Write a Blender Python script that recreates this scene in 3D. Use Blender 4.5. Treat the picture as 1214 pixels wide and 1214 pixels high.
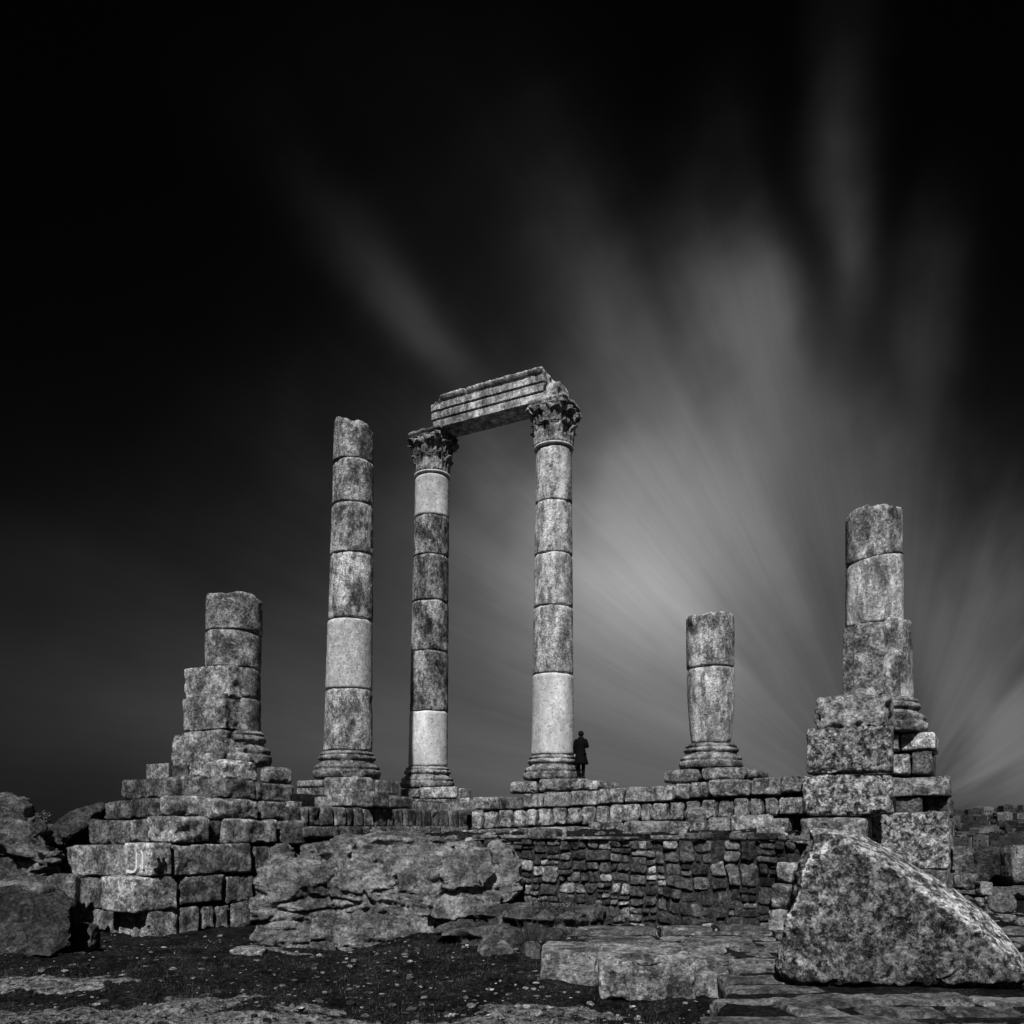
import bpy, bmesh, math, random
import numpy as np
from mathutils import Vector, Matrix
random.seed(7); rng = np.random.RandomState(7)
R = math.radians
for o in list(bpy.data.objects): bpy.data.objects.remove(o)
scn = bpy.context.scene
COL = scn.collection

# ------------------------------------------------------------ camera, sky, sun, exposure
F, CX, HY, EYE = 1000.0, 607.0, 985.0, 2.3      # focal length and horizon in photo pixels, eye height in metres
cam = bpy.data.cameras.new('camera'); cam_o = bpy.data.objects.new('camera', cam); COL.objects.link(cam_o)
cam.sensor_width = 36; cam.lens = 36 * F / 1214; cam.shift_y = (HY - 607) / 1214
cam.clip_start = 0.1; cam.clip_end = 6000
cam_o.location = (0, 0, EYE); cam_o.rotation_euler = (R(90), 0, 0)
scn.camera = cam_o
scn.view_settings.view_transform = 'Standard'; scn.view_settings.look = 'None'
scn.view_settings.exposure = 0.32; scn.view_settings.gamma = 1.0; scn.view_settings.use_curve_mapping = False

SUN_EL, SUN_AZ = 49.0, 188.0                     # azimuth clockwise from +Y: behind the camera, to its left
SUN_STRENGTH, SUN_ANGLE = 5.0, 1.0
BACK_FILL = 0.09                                # fill glow added to the unseen sky behind the photographer
SKY_STRENGTH = 0.0004

def sun_vec():
    e, a = R(SUN_EL), R(SUN_AZ)
    return Vector((math.sin(a) * math.cos(e), math.cos(a) * math.cos(e), math.sin(e)))
sl = bpy.data.lights.new('sun', 'SUN'); sl.energy = SUN_STRENGTH; sl.angle = R(SUN_ANGLE); sl.color = (1, 1, 1)
so = bpy.data.objects.new('sun', sl); COL.objects.link(so)
so.rotation_euler = (-sun_vec()).to_track_quat('-Z', 'Y').to_euler(); so.location = sun_vec() * 80

class NT:
    def __init__(s, t): s.t = t
    def n(s, typ, **kw):
        nd = s.t.nodes.new(typ)
        for k, v in kw.items():
            if k.startswith('_'): setattr(nd, k[1:], v)
        return nd
    def put(s, sock, v):
        if v is None: return
        if isinstance(v, bpy.types.NodeSocket): s.t.links.new(v, sock)
        else: sock.default_value = v
    def m(s, op, a, b=None, c=None, clamp=False):
        nd = s.t.nodes.new('ShaderNodeMath'); nd.operation = op; nd.use_clamp = clamp
        s.put(nd.inputs[0], a); s.put(nd.inputs[1], b); s.put(nd.inputs[2], c)
        return nd.outputs[0]
    def v(s, op, a, b=None, c=None):
        nd = s.t.nodes.new('ShaderNodeVectorMath'); nd.operation = op
        s.put(nd.inputs[0], a); s.put(nd.inputs[1], b)
        if op == 'SCALE': s.put(nd.inputs[3], c)
        return nd.outputs[1] if op in ('DOT_PRODUCT', 'LENGTH') else nd.outputs[0]
    def comb(s, x, y, z):
        nd = s.t.nodes.new('ShaderNodeCombineXYZ')
        s.put(nd.inputs[0], x); s.put(nd.inputs[1], y); s.put(nd.inputs[2], z); return nd.outputs[0]
    def noise(s, vec, scale, detail=4, rough=.55, dist=0.0):
        nd = s.t.nodes.new('ShaderNodeTexNoise'); s.put(nd.inputs['Vector'], vec)
        nd.inputs['Scale'].default_value = scale; nd.inputs['Detail'].default_value = detail
        nd.inputs['Roughness'].default_value = rough; nd.inputs['Distortion'].default_value = dist
        return nd.outputs[0]
    def ramp(s, v, a, b, lo=0.0, hi=1.0, smooth=False):
        nd = s.t.nodes.new('ShaderNodeMapRange'); nd.clamp = True
        if smooth: nd.interpolation_type = 'SMOOTHSTEP'
        s.put(nd.inputs[0], v)
        for i, x in zip((1, 2, 3, 4), (a, b, lo, hi)): s.put(nd.inputs[i], x)
        return nd.outputs[0]

# long-exposure cloud: streaks that all run to one point of the horizon
VPX = 1055.0
_az = math.atan2(VPX - CX, F)                     # right of +Y
def sky_coords(px, py):
    d = Vector(((px - CX) / F, 1.0, (HY - py) / F)).normalized()
    x = d.x * math.cos(_az) - d.y * math.sin(_az); y = d.x * math.sin(_az) + d.y * math.cos(_az)
    return math.atan2(d.z, x), math.acos(max(-1, min(1, y)))
def build_world():
    w = bpy.data.worlds.new('World'); scn.world = w; w.use_nodes = True
    t = w.node_tree; t.nodes.clear(); N = NT(t)
    tc = t.nodes.new('ShaderNodeTexCoord'); sep = t.nodes.new('ShaderNodeSeparateXYZ')
    t.links.new(tc.outputs['Generated'], sep.inputs[0])
    X, Y, Z = sep.outputs
    c, s_ = math.cos(_az), math.sin(_az)
    xr = N.m('SUBTRACT', N.m('MULTIPLY', X, c), N.m('MULTIPLY', Y, s_))
    yr = N.m('ADD', N.m('MULTIPLY', X, s_), N.m('MULTIPLY', Y, c))
    th = N.m('ARCTAN2', Z, xr); ph = N.m('ARCCOSINE', N.m('MAXIMUM', N.m('MINIMUM', yr, 1.0), -1.0))
    # soft warp keeps the banks from looking like ellipses
    wv = N.comb(N.m('MULTIPLY', th, 1.6), N.m('MULTIPLY', ph, 2.6), 0.0)
    wa = N.m('SUBTRACT', N.noise(wv, 2.2, 3, .5), .5)
    wb = N.m('SUBTRACT', N.noise(N.v('ADD', wv, (7.3, 2.1, 0.0)), 2.6, 3, .5), .5)
    th2 = N.m('ADD', th, N.m('MULTIPLY', wa, .10)); ph2 = N.m('ADD', ph, N.m('MULTIPLY', wb, .16))
    tp = N.comb(th2, ph2, 0.0)
    blobs = [  # px, py, brightness, across px, along px
        (745, 655, .24, 85, 110), (720, 750, .075, 110, 130), (840, 690, .085, 90, 110), (880, 600, .085, 50, 120), (620, 760, .035, 130, 200),
            (890, 410, .075, 36, 110), (925, 365, .040, 20, 90), (1010, 265, .030, 26, 90), (1005, 190, .010, 30, 120),
            (745, 420, .040, 50, 130), (1095, 400, .022, 28, 90), (970, 470, .024, 60, 120), (860, 520, .05, 60, 110),
            (500, 390, .026, 26, 75), (440, 310, .009, 34, 110), (1195, 885, .14, 75, 80), (1170, 760, .035, 80, 80),
            (940, 850, .060, 140, 130), (790, 860, .035, 80, 130), (400, 850, .024, 100, 200), (120, 840, .012, 60, 260),
            (110, 700, .005, 45, 220), (620, 620, .015, 70, 130), (1000, 580, .040, 60, 80), (600, 300, .003, 120, 260),
            (1060, 640, .030, 60, 90), (650, 930, .02, 40, 260), (1120, 720, .035, 70, 90)]
    tot = None
    for px, py, amp, ac, al in blobs:
        t0, p0 = sky_coords(px, py)
        r = math.hypot(px - VPX, HY - py); ux, uy = (px - VPX) / r, (py - HY) / r
        _, p1 = sky_coords(px + ux * al, py + uy * al); t1, _ = sky_coords(px - uy * ac, py + ux * ac)
        sp, st = abs(p1 - p0), max(abs(t1 - t0), .01)
        d = N.v('MULTIPLY', N.v('SUBTRACT', tp, (t0, p0, 0.0)), (1 / st, 1 / sp, 0.0))
        g = N.m('MULTIPLY', N.m('EXPONENT', N.m('MULTIPLY', N.v('DOT_PRODUCT', d, d), -0.7)), amp)
        tot = g if tot is None else N.m('ADD', tot, g)
    # streaks: fine across, long along
    st1 = N.noise(N.comb(N.m('MULTIPLY', th, 7.0), N.m('MULTIPLY', ph, 1.3), 0.0), 1.0, 5, .6)
    st2 = N.noise(N.comb(N.m('MULTIPLY', th, 70.0), N.m('MULTIPLY', ph, 5.0), 3.0), 1.0, 3, .6)
    mod = N.m('MULTIPLY', N.ramp(st1, .3, .7, .86, 1.14), N.ramp(st2, .25, .75, .96, 1.04))
    el = N.m('MULTIPLY', Z, 1 / .26); gx = N.m('MULTIPLY', N.m('SUBTRACT', X, .12), 1 / .34)
    glow = N.m('MULTIPLY', N.m('EXPONENT', N.m('MULTIPLY', N.m('ADD', N.m('MULTIPLY', el, el), N.m('MULTIPLY', gx, gx)), -1.0)), .050)
    tot = N.m('MULTIPLY', N.m('ADD', tot, N.m('ADD', glow, N.m('MULTIPLY', N.m('EXPONENT', N.m('MULTIPLY', N.m('MULTIPLY', el, el), -1.0)), .006))), N.m('MULTIPLY', mod, .80))
    # added fill glow behind the camera, out of view, higher up as well
    back = N.m('MULTIPLY', N.ramp(yr, -.05, -.7, 0.0, 1.0, True), BACK_FILL)
    back = N.m('MULTIPLY', back, N.ramp(N.noise(tc.outputs['Generated'], 2.5, 4, .5), .35, .65, .6, 1.3))
    sky = t.nodes.new('ShaderNodeTexSky'); sky.sky_type = 'NISHITA'; sky.sun_disc = False
    sky.sun_elevation = R(SUN_EL); sky.sun_rotation = R(SUN_AZ)
    bw = t.nodes.new('ShaderNodeRGBToBW'); t.links.new(sky.outputs[0], bw.inputs[0])
    tot = N.m('ADD', N.m('ADD', tot, back), N.m('MULTIPLY', bw.outputs[0], SKY_STRENGTH))
    bg = t.nodes.new('ShaderNodeBackground'); N.put(bg.inputs[0], N.comb(tot, tot, tot)); bg.inputs[1].default_value = 1.0
    out = t.nodes.new('ShaderNodeOutputWorld'); t.links.new(bg.outputs[0], out.inputs[0])
build_world()

# ------------------------------------------------------------ geometry helpers
def at(px, py, Z): return Vector(((px - CX) / F * Z, Z, EYE + (HY - py) / F * Z))
def zat(py, Z): return EYE + (HY - py) / F * Z
U = Vector((.8742, -.4856, 0)); V = Vector((.4856, .8742, 0)); UP = Vector((0, 0, 1))   # the temple's two axes

def _h(ix, iy, iz, seed):
    h = (ix * 73856093) ^ (iy * 19349663) ^ (iz * 83492791) ^ (seed * 2654435)
    h = (h ^ (h >> 13)) * 1274126177 & 0xffffffff
    h = (h ^ (h >> 15)) * 2246822519 & 0xffffffff
    return ((h ^ (h >> 13)) & 0xffff) / 32767.5 - 1.0
def vn(P, seed=0):
    i = np.floor(P).astype(np.int64); f = P - i; f = f * f * f * (f * (f * 6 - 15) + 10)
    x, y, z = i.T; fx, fy, fz = f.T
    def c(a, b, d): return _h(x + a, y + b, z + d, seed)
    x00 = c(0,0,0) * (1-fx) + c(1,0,0) * fx; x10 = c(0,1,0) * (1-fx) + c(1,1,0) * fx
    x01 = c(0,0,1) * (1-fx) + c(1,0,1) * fx; x11 = c(0,1,1) * (1-fx) + c(1,1,1) * fx
    return (x00 * (1-fy) + x10 * fy) * (1-fz) + (x01 * (1-fy) + x11 * fy) * fz
def fbm(P, scale, octv=4, gain=.5, seed=0):
    s = np.zeros(len(P)); a = 1.0; P = P * scale; tot = 0
    for k in range(octv):
        s += a * vn(P + 17.3 * k, seed + k); tot += a; a *= gain; P = P * 2.03
    return s / tot
def ridge(P, scale, octv=3, seed=0): # thin valleys: 1 in the crack, 0 away
    n = fbm(P, scale, octv, .5, seed)
    return np.exp(-(n / .035) ** 2)

class MB:
    def __init__(s): s.v = []; s.f = []; s.t = []; s.n = 0
    def add(s, verts, faces, tone=1.0):
        verts = np.asarray(verts, float)
        s.v.append(verts)
        s.f += [tuple(int(i) + s.n for i in fc) for fc in faces]
        s.t.append(np.broadcast_to(np.asarray(tone, float), (len(verts),)).copy()); s.n += len(verts)
        return s
    def build(s, name, mat, parent=None, smooth=True):
        me = bpy.data.meshes.new(name); V_ = np.concatenate(s.v)
        o = bpy.data.objects.new(name, me); COL.objects.link(o)
        if parent is not None:
            o.parent = parent; org = np.array(parent.location)
        else:
            org = np.array([(V_[:,0].min()+V_[:,0].max())/2, (V_[:,1].min()+V_[:,1].max())/2, V_[:,2].min()])
            o.location = org
        me.from_pydata((V_ - org).tolist(), [], s.f)
        at_ = me.attributes.new('tone', 'FLOAT', 'POINT'); at_.data.foreach_set('value', np.concatenate(s.t))
        if smooth: me.polygons.foreach_set('use_smooth', [True] * len(me.polygons))
        me.materials.append(mat); me.update()
        return o
def tag(o, label=None, cat=None, group=None, kind=None):
    if label: o['label'] = label
    if cat: o['category'] = cat
    if group: o['group'] = group
    if kind: o['kind'] = kind
    return o
def empty(name, loc, label, cat, group=None):
    o = bpy.data.objects.new(name, None); COL.objects.link(o); o.location = loc; o.empty_display_size = .3
    return tag(o, label, cat, group)

_lat = {}
def lattice(nx, ny, nz):
    k = (nx, ny, nz)
    if k in _lat: return _lat[k]
    I = np.stack(np.meshgrid(range(nx+1), range(ny+1), range(nz+1), indexing='ij'), -1).reshape(-1, 3)
    srf = (I[:,0] == 0) | (I[:,0] == nx) | (I[:,1] == 0) | (I[:,1] == ny) | (I[:,2] == 0) | (I[:,2] == nz)
    idx = -np.ones((nx+1, ny+1, nz+1), int); S = I[srf]; idx[S[:,0], S[:,1], S[:,2]] = np.arange(len(S))
    fs = []
    def quads(g, flip):
        a, b, c, d = g[:-1,:-1], g[1:,:-1], g[1:,1:], g[:-1,1:]
        q = np.stack([a, b, c, d], -1).reshape(-1, 4); fs.append(q[:, ::-1] if flip else q)
    quads(idx[:,:,0], True); quads(idx[:,:,nz], False)
    quads(idx[:,0,:], False); quads(idx[:,ny,:], True)
    quads(idx[0], True); quads(idx[nx], False)
    _lat[k] = (S / np.array([nx, ny, nz]) - .5, np.concatenate(fs)); return _lat[k]

def stone_block(mb, c, ax, dims, res=.06, r=.05, rough=1.0, chips=2, tone=None, seed=None, pit=0.0):
    """worn stone block: centre c, axes ax (3 vectors), dims (3); rounded, chipped, eroded"""
    seed = random.randint(0, 9999) if seed is None else seed
    rs = random.Random(seed); dims = np.array(dims, float)
    n = [max(3, min(60, int(math.ceil(d / res)))) for d in dims]
    S, fq = lattice(*n)
    P = S * dims
    # crowd samples to edges for crisp rounding
    r = min(r * .6, dims.min() * .3)
    inner = dims / 2 - r
    q = np.clip(P, -inner, inner); dlt = P - q
    ln = np.linalg.norm(dlt, axis=1, keepdims=True); nrm = dlt / np.maximum(ln, 1e-9)
    P = q + nrm * r
    # chips: clamp to a few random planes across corners or edges
    for k in range(chips):
        s = np.array([rs.choice((-1, 1)) for _ in range(3)]) * np.array([rs.uniform(.3, 1), rs.uniform(.3, 1), rs.uniform(.2, 1)])
        s /= np.linalg.norm(s); ext = np.abs(s * dims / 2).sum(); cut = ext - rs.uniform(.15, .5) * min(.30, dims.min() * .5)
        over = P @ s - cut; m = over > 0; P[m] -= np.outer(over[m], s)
    M = np.array([list(a) for a in ax]); W = P @ M + np.array(c); NW = nrm @ M
    O = W + seed * .37
    d = .050 * fbm(O, 1.3, 2, .5, 3) + .034 * fbm(O, 4.5, 3, .6, 5) + .016 * fbm(O, 14, 2, .6, 9) - .06 * np.clip(fbm(O, 3.0, 3, .6, 61) - .22, 0, 1)
    if pit: d -= pit * np.clip(fbm(O, 3.2, 3, .5, 21) - .25, 0, 1)
    d -= .03 * ridge(O, .8, 2, 31) * (rs.random() < .35)
    edge = (np.abs(dlt) > 1e-6).sum(1) >= 2
    d -= edge * (.10 * np.clip(fbm(O, 5.0, 3, .6, 71) - .02, 0, 1))
    d = np.where(d > 0, d * .45, d) - .004
    W = W + NW * (d * rough * min(1, dims.min() / .35))[:, None]
    mb.add(W, fq, rs.uniform(.72, 1.15) if tone is None else tone)

def ray_on(px, P0, D):
    """point where the vertical plane through pixel column px meets the plan line P0 + t D"""
    k = (px - CX) / F; t = (k * P0.y - P0.x) / (D.x - k * D.y); return P0 + D * t
def cb(parent, xc, Zc, x0, x1, y0, y1, dA=.9, dB=.9, gap=.03, mat=None, name='stone_block', **kw):
    """block with its near vertical edge at pixel column xc, depth Zc; faces reach columns x0 (left) and x1 (right)"""
    C = at(xc, HY, Zc); C.z = 0
    a = dA if x0 >= xc else (C - ray_on(x0, C, -U)).length
    b = dB if x1 <= xc else (ray_on(x1, C, V) - C).length
    z1, z0 = zat(y0, Zc), zat(y1, Zc)
    ce = C - U * (a / 2) + V * (b / 2); ce.z = (z0 + z1) / 2
    mb = MB(); stone_block(mb, ce, (U, V, UP), (a - gap, b - gap, z1 - z0 - gap * .6), **kw)
    o = mb.build(name, mat or M['stone'], parent); return o
def plain_box(mb, c, ax, dims, tone=1.0, n=(1, 1, 1)):
    S, fq = lattice(*n); mb.add((S * np.array(dims)) @ np.array([list(a) for a in ax]) + np.array(c), fq, tone)

def remesh(name, hulls, voxel, disp, mat, parent=None, smooth=4, tone=None):
    """union of convex hulls -> voxel skin -> erosion; a solid rock with real thickness"""
    bm = bmesh.new()
    for pts in hulls:
        vs = [bm.verts.new(p) for p in pts]
        g = bmesh.ops.convex_hull(bm, input=vs)
        for e in set(g['geom_interior'] + g['geom_unused']):
            if isinstance(e, bmesh.types.BMVert) and e.is_valid: bm.verts.remove(e)
    me = bpy.data.meshes.new('tmp'); bm.to_mesh(me); bm.free()
    o = bpy.data.objects.new('tmp', me); COL.objects.link(o)
    md = o.modifiers.new('r', 'REMESH'); md.mode = 'VOXEL'; md.voxel_size = voxel
    sm = o.modifiers.new('s', 'SMOOTH'); sm.factor = .5; sm.iterations = smooth
    dg = bpy.context.evaluated_depsgraph_get(); dg.update()
    ev = o.evaluated_get(dg); m2 = ev.to_mesh()
    Vt = np.empty(len(m2.vertices) * 3); m2.vertices.foreach_get('co', Vt); Vt = Vt.reshape(-1, 3)
    Nn = np.empty(len(m2.vertices) * 3); m2.vertices.foreach_get('normal', Nn); Nn = Nn.reshape(-1, 3)
    fs = [tuple(p.vertices) for p in m2.polygons]; ev.to_mesh_clear()
    bpy.data.objects.remove(o); bpy.data.meshes.remove(me)
    d = disp(Vt, Nn)
    if d.ndim == 1: d = Nn * d[:, None]
    mb = MB(); mb.add(Vt + d, fs, 1.0 if tone is None else tone(Vt, Nn))
    return mb.build(name, mat, parent)

# ------------------------------------------------------------ materials
def alb_lo(hi, lo): return lo + (hi - lo) * .3
def stone_mat(name, lo, hi, mid=.5, scale=1.0, speck=.6, bump=.6, pits=.5, vert=1.0, fine=1.0, lichen=.5):
    m = bpy.data.materials.new(name); m.use_nodes = True; t = m.node_tree; N = NT(t)
    b = t.nodes['Principled BSDF']
    tc = t.nodes.new('ShaderNodeTexCoord'); oi = t.nodes.new('ShaderNodeObjectInfo')
    at_ = t.nodes.new('ShaderNodeAttribute'); at_.attribute_name = 'tone'
    rnd = oi.outputs['Random']
    off = N.comb(N.m('MULTIPLY', rnd, 41.0), N.m('MULTIPLY', rnd, 17.0), N.m('MULTIPLY', rnd, 73.0))
    co = N.v('ADD', tc.outputs['Object'], off)
    cs = N.v('MULTIPLY', co, (1.0, 1.0, 1.0 / vert))
    n1 = N.ramp(N.noise(cs, 1.5 * scale, 8, .68), .38, .62)
    n2 = N.ramp(N.noise(co, 5.2 * scale, 8, .80), .41, .59)
    n3 = N.ramp(N.noise(co, 17 * fine, 6, .78), .38, .62)
    v = N.m('ADD', N.m('MULTIPLY', n1, 1 - speck * .80), N.m('ADD', N.m('MULTIPLY', n2, speck * .42), N.m('MULTIPLY', n3, speck * .38)))
    v = N.m('POWER', N.ramp(v, .14, .86), 1.65)
    alb = N.m('ADD', N.m('MULTIPLY', v, hi - lo), lo)
    ge = t.nodes.new('ShaderNodeNewGeometry')
    wear = N.m('MULTIPLY', N.ramp(ge.outputs['Pointiness'], .50, .58), N.ramp(n3, .0, 1.0, .1, 1.0))   # rubbed arrises
    alb = N.m('ADD', alb, N.m('MULTIPLY', wear, (hi - alb_lo(hi, lo)) * .45))
    # lichen / soot patches and small holes
    li = N.ramp(N.noise(N.v('ADD', cs, (5.0, 9.0, 3.0)), 2.4 * scale, 12, .82, .15), .49, .55)
    alb = N.m('MULTIPLY', alb, N.m('SUBTRACT', 1.0, N.m('MULTIPLY', li, lichen)))
    pt = N.ramp(N.noise(N.v('ADD', co, (2.0, 8.0, 1.0)), 13 * fine, 4, .65), .57, .63)
    alb = N.m('MULTIPLY', alb, N.m('SUBTRACT', 1.0, N.m('MULTIPLY', pt, pits)))
    alb = N.m('MULTIPLY', alb, at_.outputs['Fac'])
    alb = N.m('MULTIPLY', alb, N.ramp(rnd, 0, 1, .86, 1.14))
    N.put(b.inputs['Base Color'], N.comb(alb, alb, alb))
    b.inputs['Roughness'].default_value = .93; b.inputs['Specular IOR Level'].default_value = .15
    h = N.m('ADD', N.m('MULTIPLY', n2, .5), N.m('MULTIPLY', n3, .35))
    h = N.m('SUBTRACT', N.m('ADD', h, N.m('MULTIPLY', n1, .6)), N.m('MULTIPLY', pt, .8 * pits))
    bp = t.nodes.new('ShaderNodeBump'); bp.inputs['Strength'].default_value = min(1, bump * 1.25); bp.inputs['Distance'].default_value = .10
    N.put(bp.inputs['Height'], h); t.links.new(bp.outputs[0], b.inputs['Normal'])
    return m
M = {}
M['stone']   = stone_mat('weathered_limestone', .05, .80, speck=.8, bump=.9, lichen=.60)
M['drum']    = stone_mat('mottled_column_stone', .05, .72, speck=.7, bump=.5, vert=2.0, lichen=.68)
M['drumd']   = stone_mat('sooty_column_stone', .03, .56, speck=.7, bump=.5, vert=2.2, lichen=.80)
M['druml']   = stone_mat('pale_column_stone', .14, .90, speck=.7, bump=.5, vert=3.0, lichen=.58)
M['new']     = stone_mat('restored_pale_stone', .32, .58, speck=.6, bump=.12, pits=.55, fine=1.0, vert=2.5, lichen=.22)
M['newdot']  = stone_mat('restored_speckled_stone', .25, .60, speck=1.2, bump=.2, pits=.6, fine=1.7, lichen=.14)
M['carved']  = stone_mat('carved_old_stone', .05, .80, speck=.7, bump=.8, lichen=.6)
M['base']    = stone_mat('moulded_base_stone', .05, .75, speck=.7, bump=.7, lichen=.6)
M['rock']    = stone_mat('bedrock', .06, .56, scale=.8, speck=.7, bump=1.0, lichen=.58)
M['boulder'] = stone_mat('pitted_boulder', .03, .85, scale=2.0, speck=.95, bump=1.0, fine=.8, pits=.9, lichen=.85)
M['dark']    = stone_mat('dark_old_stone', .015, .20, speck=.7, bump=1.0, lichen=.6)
M['rubble']  = stone_mat('rubble_stone', .05, .56, scale=1.8, speck=.8, bump=.9, lichen=.5)
M['mortar']  = stone_mat('mortar_and_earth', .006, .03, speck=.8, bump=1.0, lichen=.3)
M['mortar2'] = stone_mat('pale_mortar', .03, .16, speck=.9, bump=1.0, lichen=.6)
M['pave']    = stone_mat('paving_stone', .06, .60, scale=1.2, speck=.85, bump=.8, lichen=.55)
def flat_mat(name, c, rough=.8):
    m = bpy.data.materials.new(name); m.use_nodes = True; t = m.node_tree; N = NT(t); b = t.nodes['Principled BSDF']
    tc = t.nodes.new('ShaderNodeTexCoord'); n = N.ramp(N.noise(tc.outputs['Object'], 18, 4, .6), .3, .7, c * .7, c * 1.3)
    N.put(b.inputs['Base Color'], N.comb(n, n, n)); b.inputs['Roughness'].default_value = rough
    b.inputs['Specular IOR Level'].default_value = .04
    return m
M['cloth'] = flat_mat('black_cloth', .0025); M['hair'] = flat_mat('black_hair', .005, .6)
M['skin'] = flat_mat('skin', .32, .6); M['leather'] = flat_mat('black_leather', .008, .5)
M['leaf'] = flat_mat('dry_weed', .05); M['leafd'] = flat_mat('dark_weed', .02)
M['paint'] = flat_mat('pale_paint', .50); M['inkp'] = flat_mat('dark_paint', .012)
M['house'] = stone_mat('house_plaster', .10, .30, scale=.2, speck=.5, bump=0, lichen=.1, pits=0)
M['void'] = flat_mat('dark_opening', .008)
def ground_mat():
    m = bpy.data.materials.new('ground_soil_and_rock'); m.use_nodes = True; t = m.node_tree; N = NT(t)
    b = t.nodes['Principled BSDF']; tc = t.nodes.new('ShaderNodeTexCoord'); co = tc.outputs['Object']
    at_ = t.nodes.new('ShaderNodeAttribute'); at_.attribute_name = 'tone'
    n1 = N.noise(co, 1.1, 9, .68, .4); n2 = N.noise(co, 14, 6, .75); n3 = N.noise(co, 55, 4, .7)
    n4 = N.noise(co, 3.2, 7, .75, .5)
    soil = N.m('MULTIPLY', N.m('MULTIPLY', N.ramp(n2, .44, .62, .0008, .013), N.ramp(n3, .40, .62, .2, 2.2)), N.ramp(n4, .42, .60, .25, 1.6))
    soil = N.m('ADD', soil, N.m('MULTIPLY', N.ramp(n1, .46, .62), N.ramp(n3, .54, .62, .0, .07)))
    rock = N.m('MULTIPLY', N.m('MULTIPLY', N.ramp(n2, .40, .60, .015, .24), N.ramp(n3, .38, .62, .5, 1.4)), N.ramp(n4, .40, .56, .45, 1.1))
    k = N.ramp(N.m('ADD', at_.outputs['Fac'], N.m('MULTIPLY', N.m('SUBTRACT', n2, .5), .9)), .42, .58)
    mx = t.nodes.new('ShaderNodeMix'); mx.data_type = 'FLOAT'
    N.put(mx.inputs[0], k); N.put(mx.inputs[2], soil); N.put(mx.inputs[3], rock)
    a = mx.outputs[0]; N.put(b.inputs['Base Color'], N.comb(a, a, a))
    b.inputs['Roughness'].default_value = 1.0; b.inputs['Specular IOR Level'].default_value = .08
    bp = t.nodes.new('ShaderNodeBump'); bp.inputs['Strength'].default_value = .9; bp.inputs['Distance'].default_value = .05
    N.put(bp.inputs['Height'], N.m('ADD', n2, N.m('MULTIPLY', n3, .6))); t.links.new(bp.outputs[0], b.inputs['Normal'])
    return m
M['ground'] = ground_mat()

# ------------------------------------------------------------ terrain: one sheet from the foreground to the far hill
KX, KY = -1.37, 29.0                              # inner corner of the podium
def ab(x, y): return (x - KX) * U.x + (y - KY) * U.y, (x - KX) * V.x + (y - KY) * V.y
def ss(x, a, b):
    t = np.clip((x - a) / (b - a), 0, 1); return t * t * (3 - 2 * t)
def box_mask(a, b, a0, a1, b0, b1, w=.35):
    return ss(a, a0 - w, a0 + w) * (1 - ss(a, a1 - w, a1 + w)) * ss(b, b0 - w, b0 + w) * (1 - ss(b, b1 - w, b1 + w))
def plat_edge(x, y):  # >0 inside the paved platform on the right
    # left edge runs from (1.45, 7.5) to (2.9, 11.6); past it the row of ashlars is the edge
    e = (x - 1.45) - (y - 7.5) * (1.45 / 4.1)
    return np.where(y < 11.7, e, np.where(y < 12.9, x - 2.9, x - .6))
FLATS = [(-5.2, 10.6, 1.6, .5), (-3.6, 9.95, 1.5, .28), (-3.9, 10.9, .7, .2), (-7.0, 12.2, 1.6, .4), (-1.2, 9.9, 1.8, .35), (-2.4, 10.5, .5, .2),
         (.4, 10.6, 1.0, .35), (-6.6, 10.2, 1.2, .3), (-2.2, 9.5, 1.3, .3), (-9.5, 13.4, 1.2, .4), (-4.5, 16.2, .9, .2), (0.3, 9.6, 1.0, .4)]
def flat_mask(x, y):
    P = np.stack([x, y, 0 * x], -1); w = fbm(P, 1.3, 3, .5, 4) * .8
    k = np.zeros_like(x)
    for cx, cy, rx, ry in FLATS:
        d = ((x - cx) / rx) ** 2 + ((y - cy) / ry) ** 2 + w
        k = np.maximum(k, 1 - ss(d, .55, 1.15))
    return k
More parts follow.
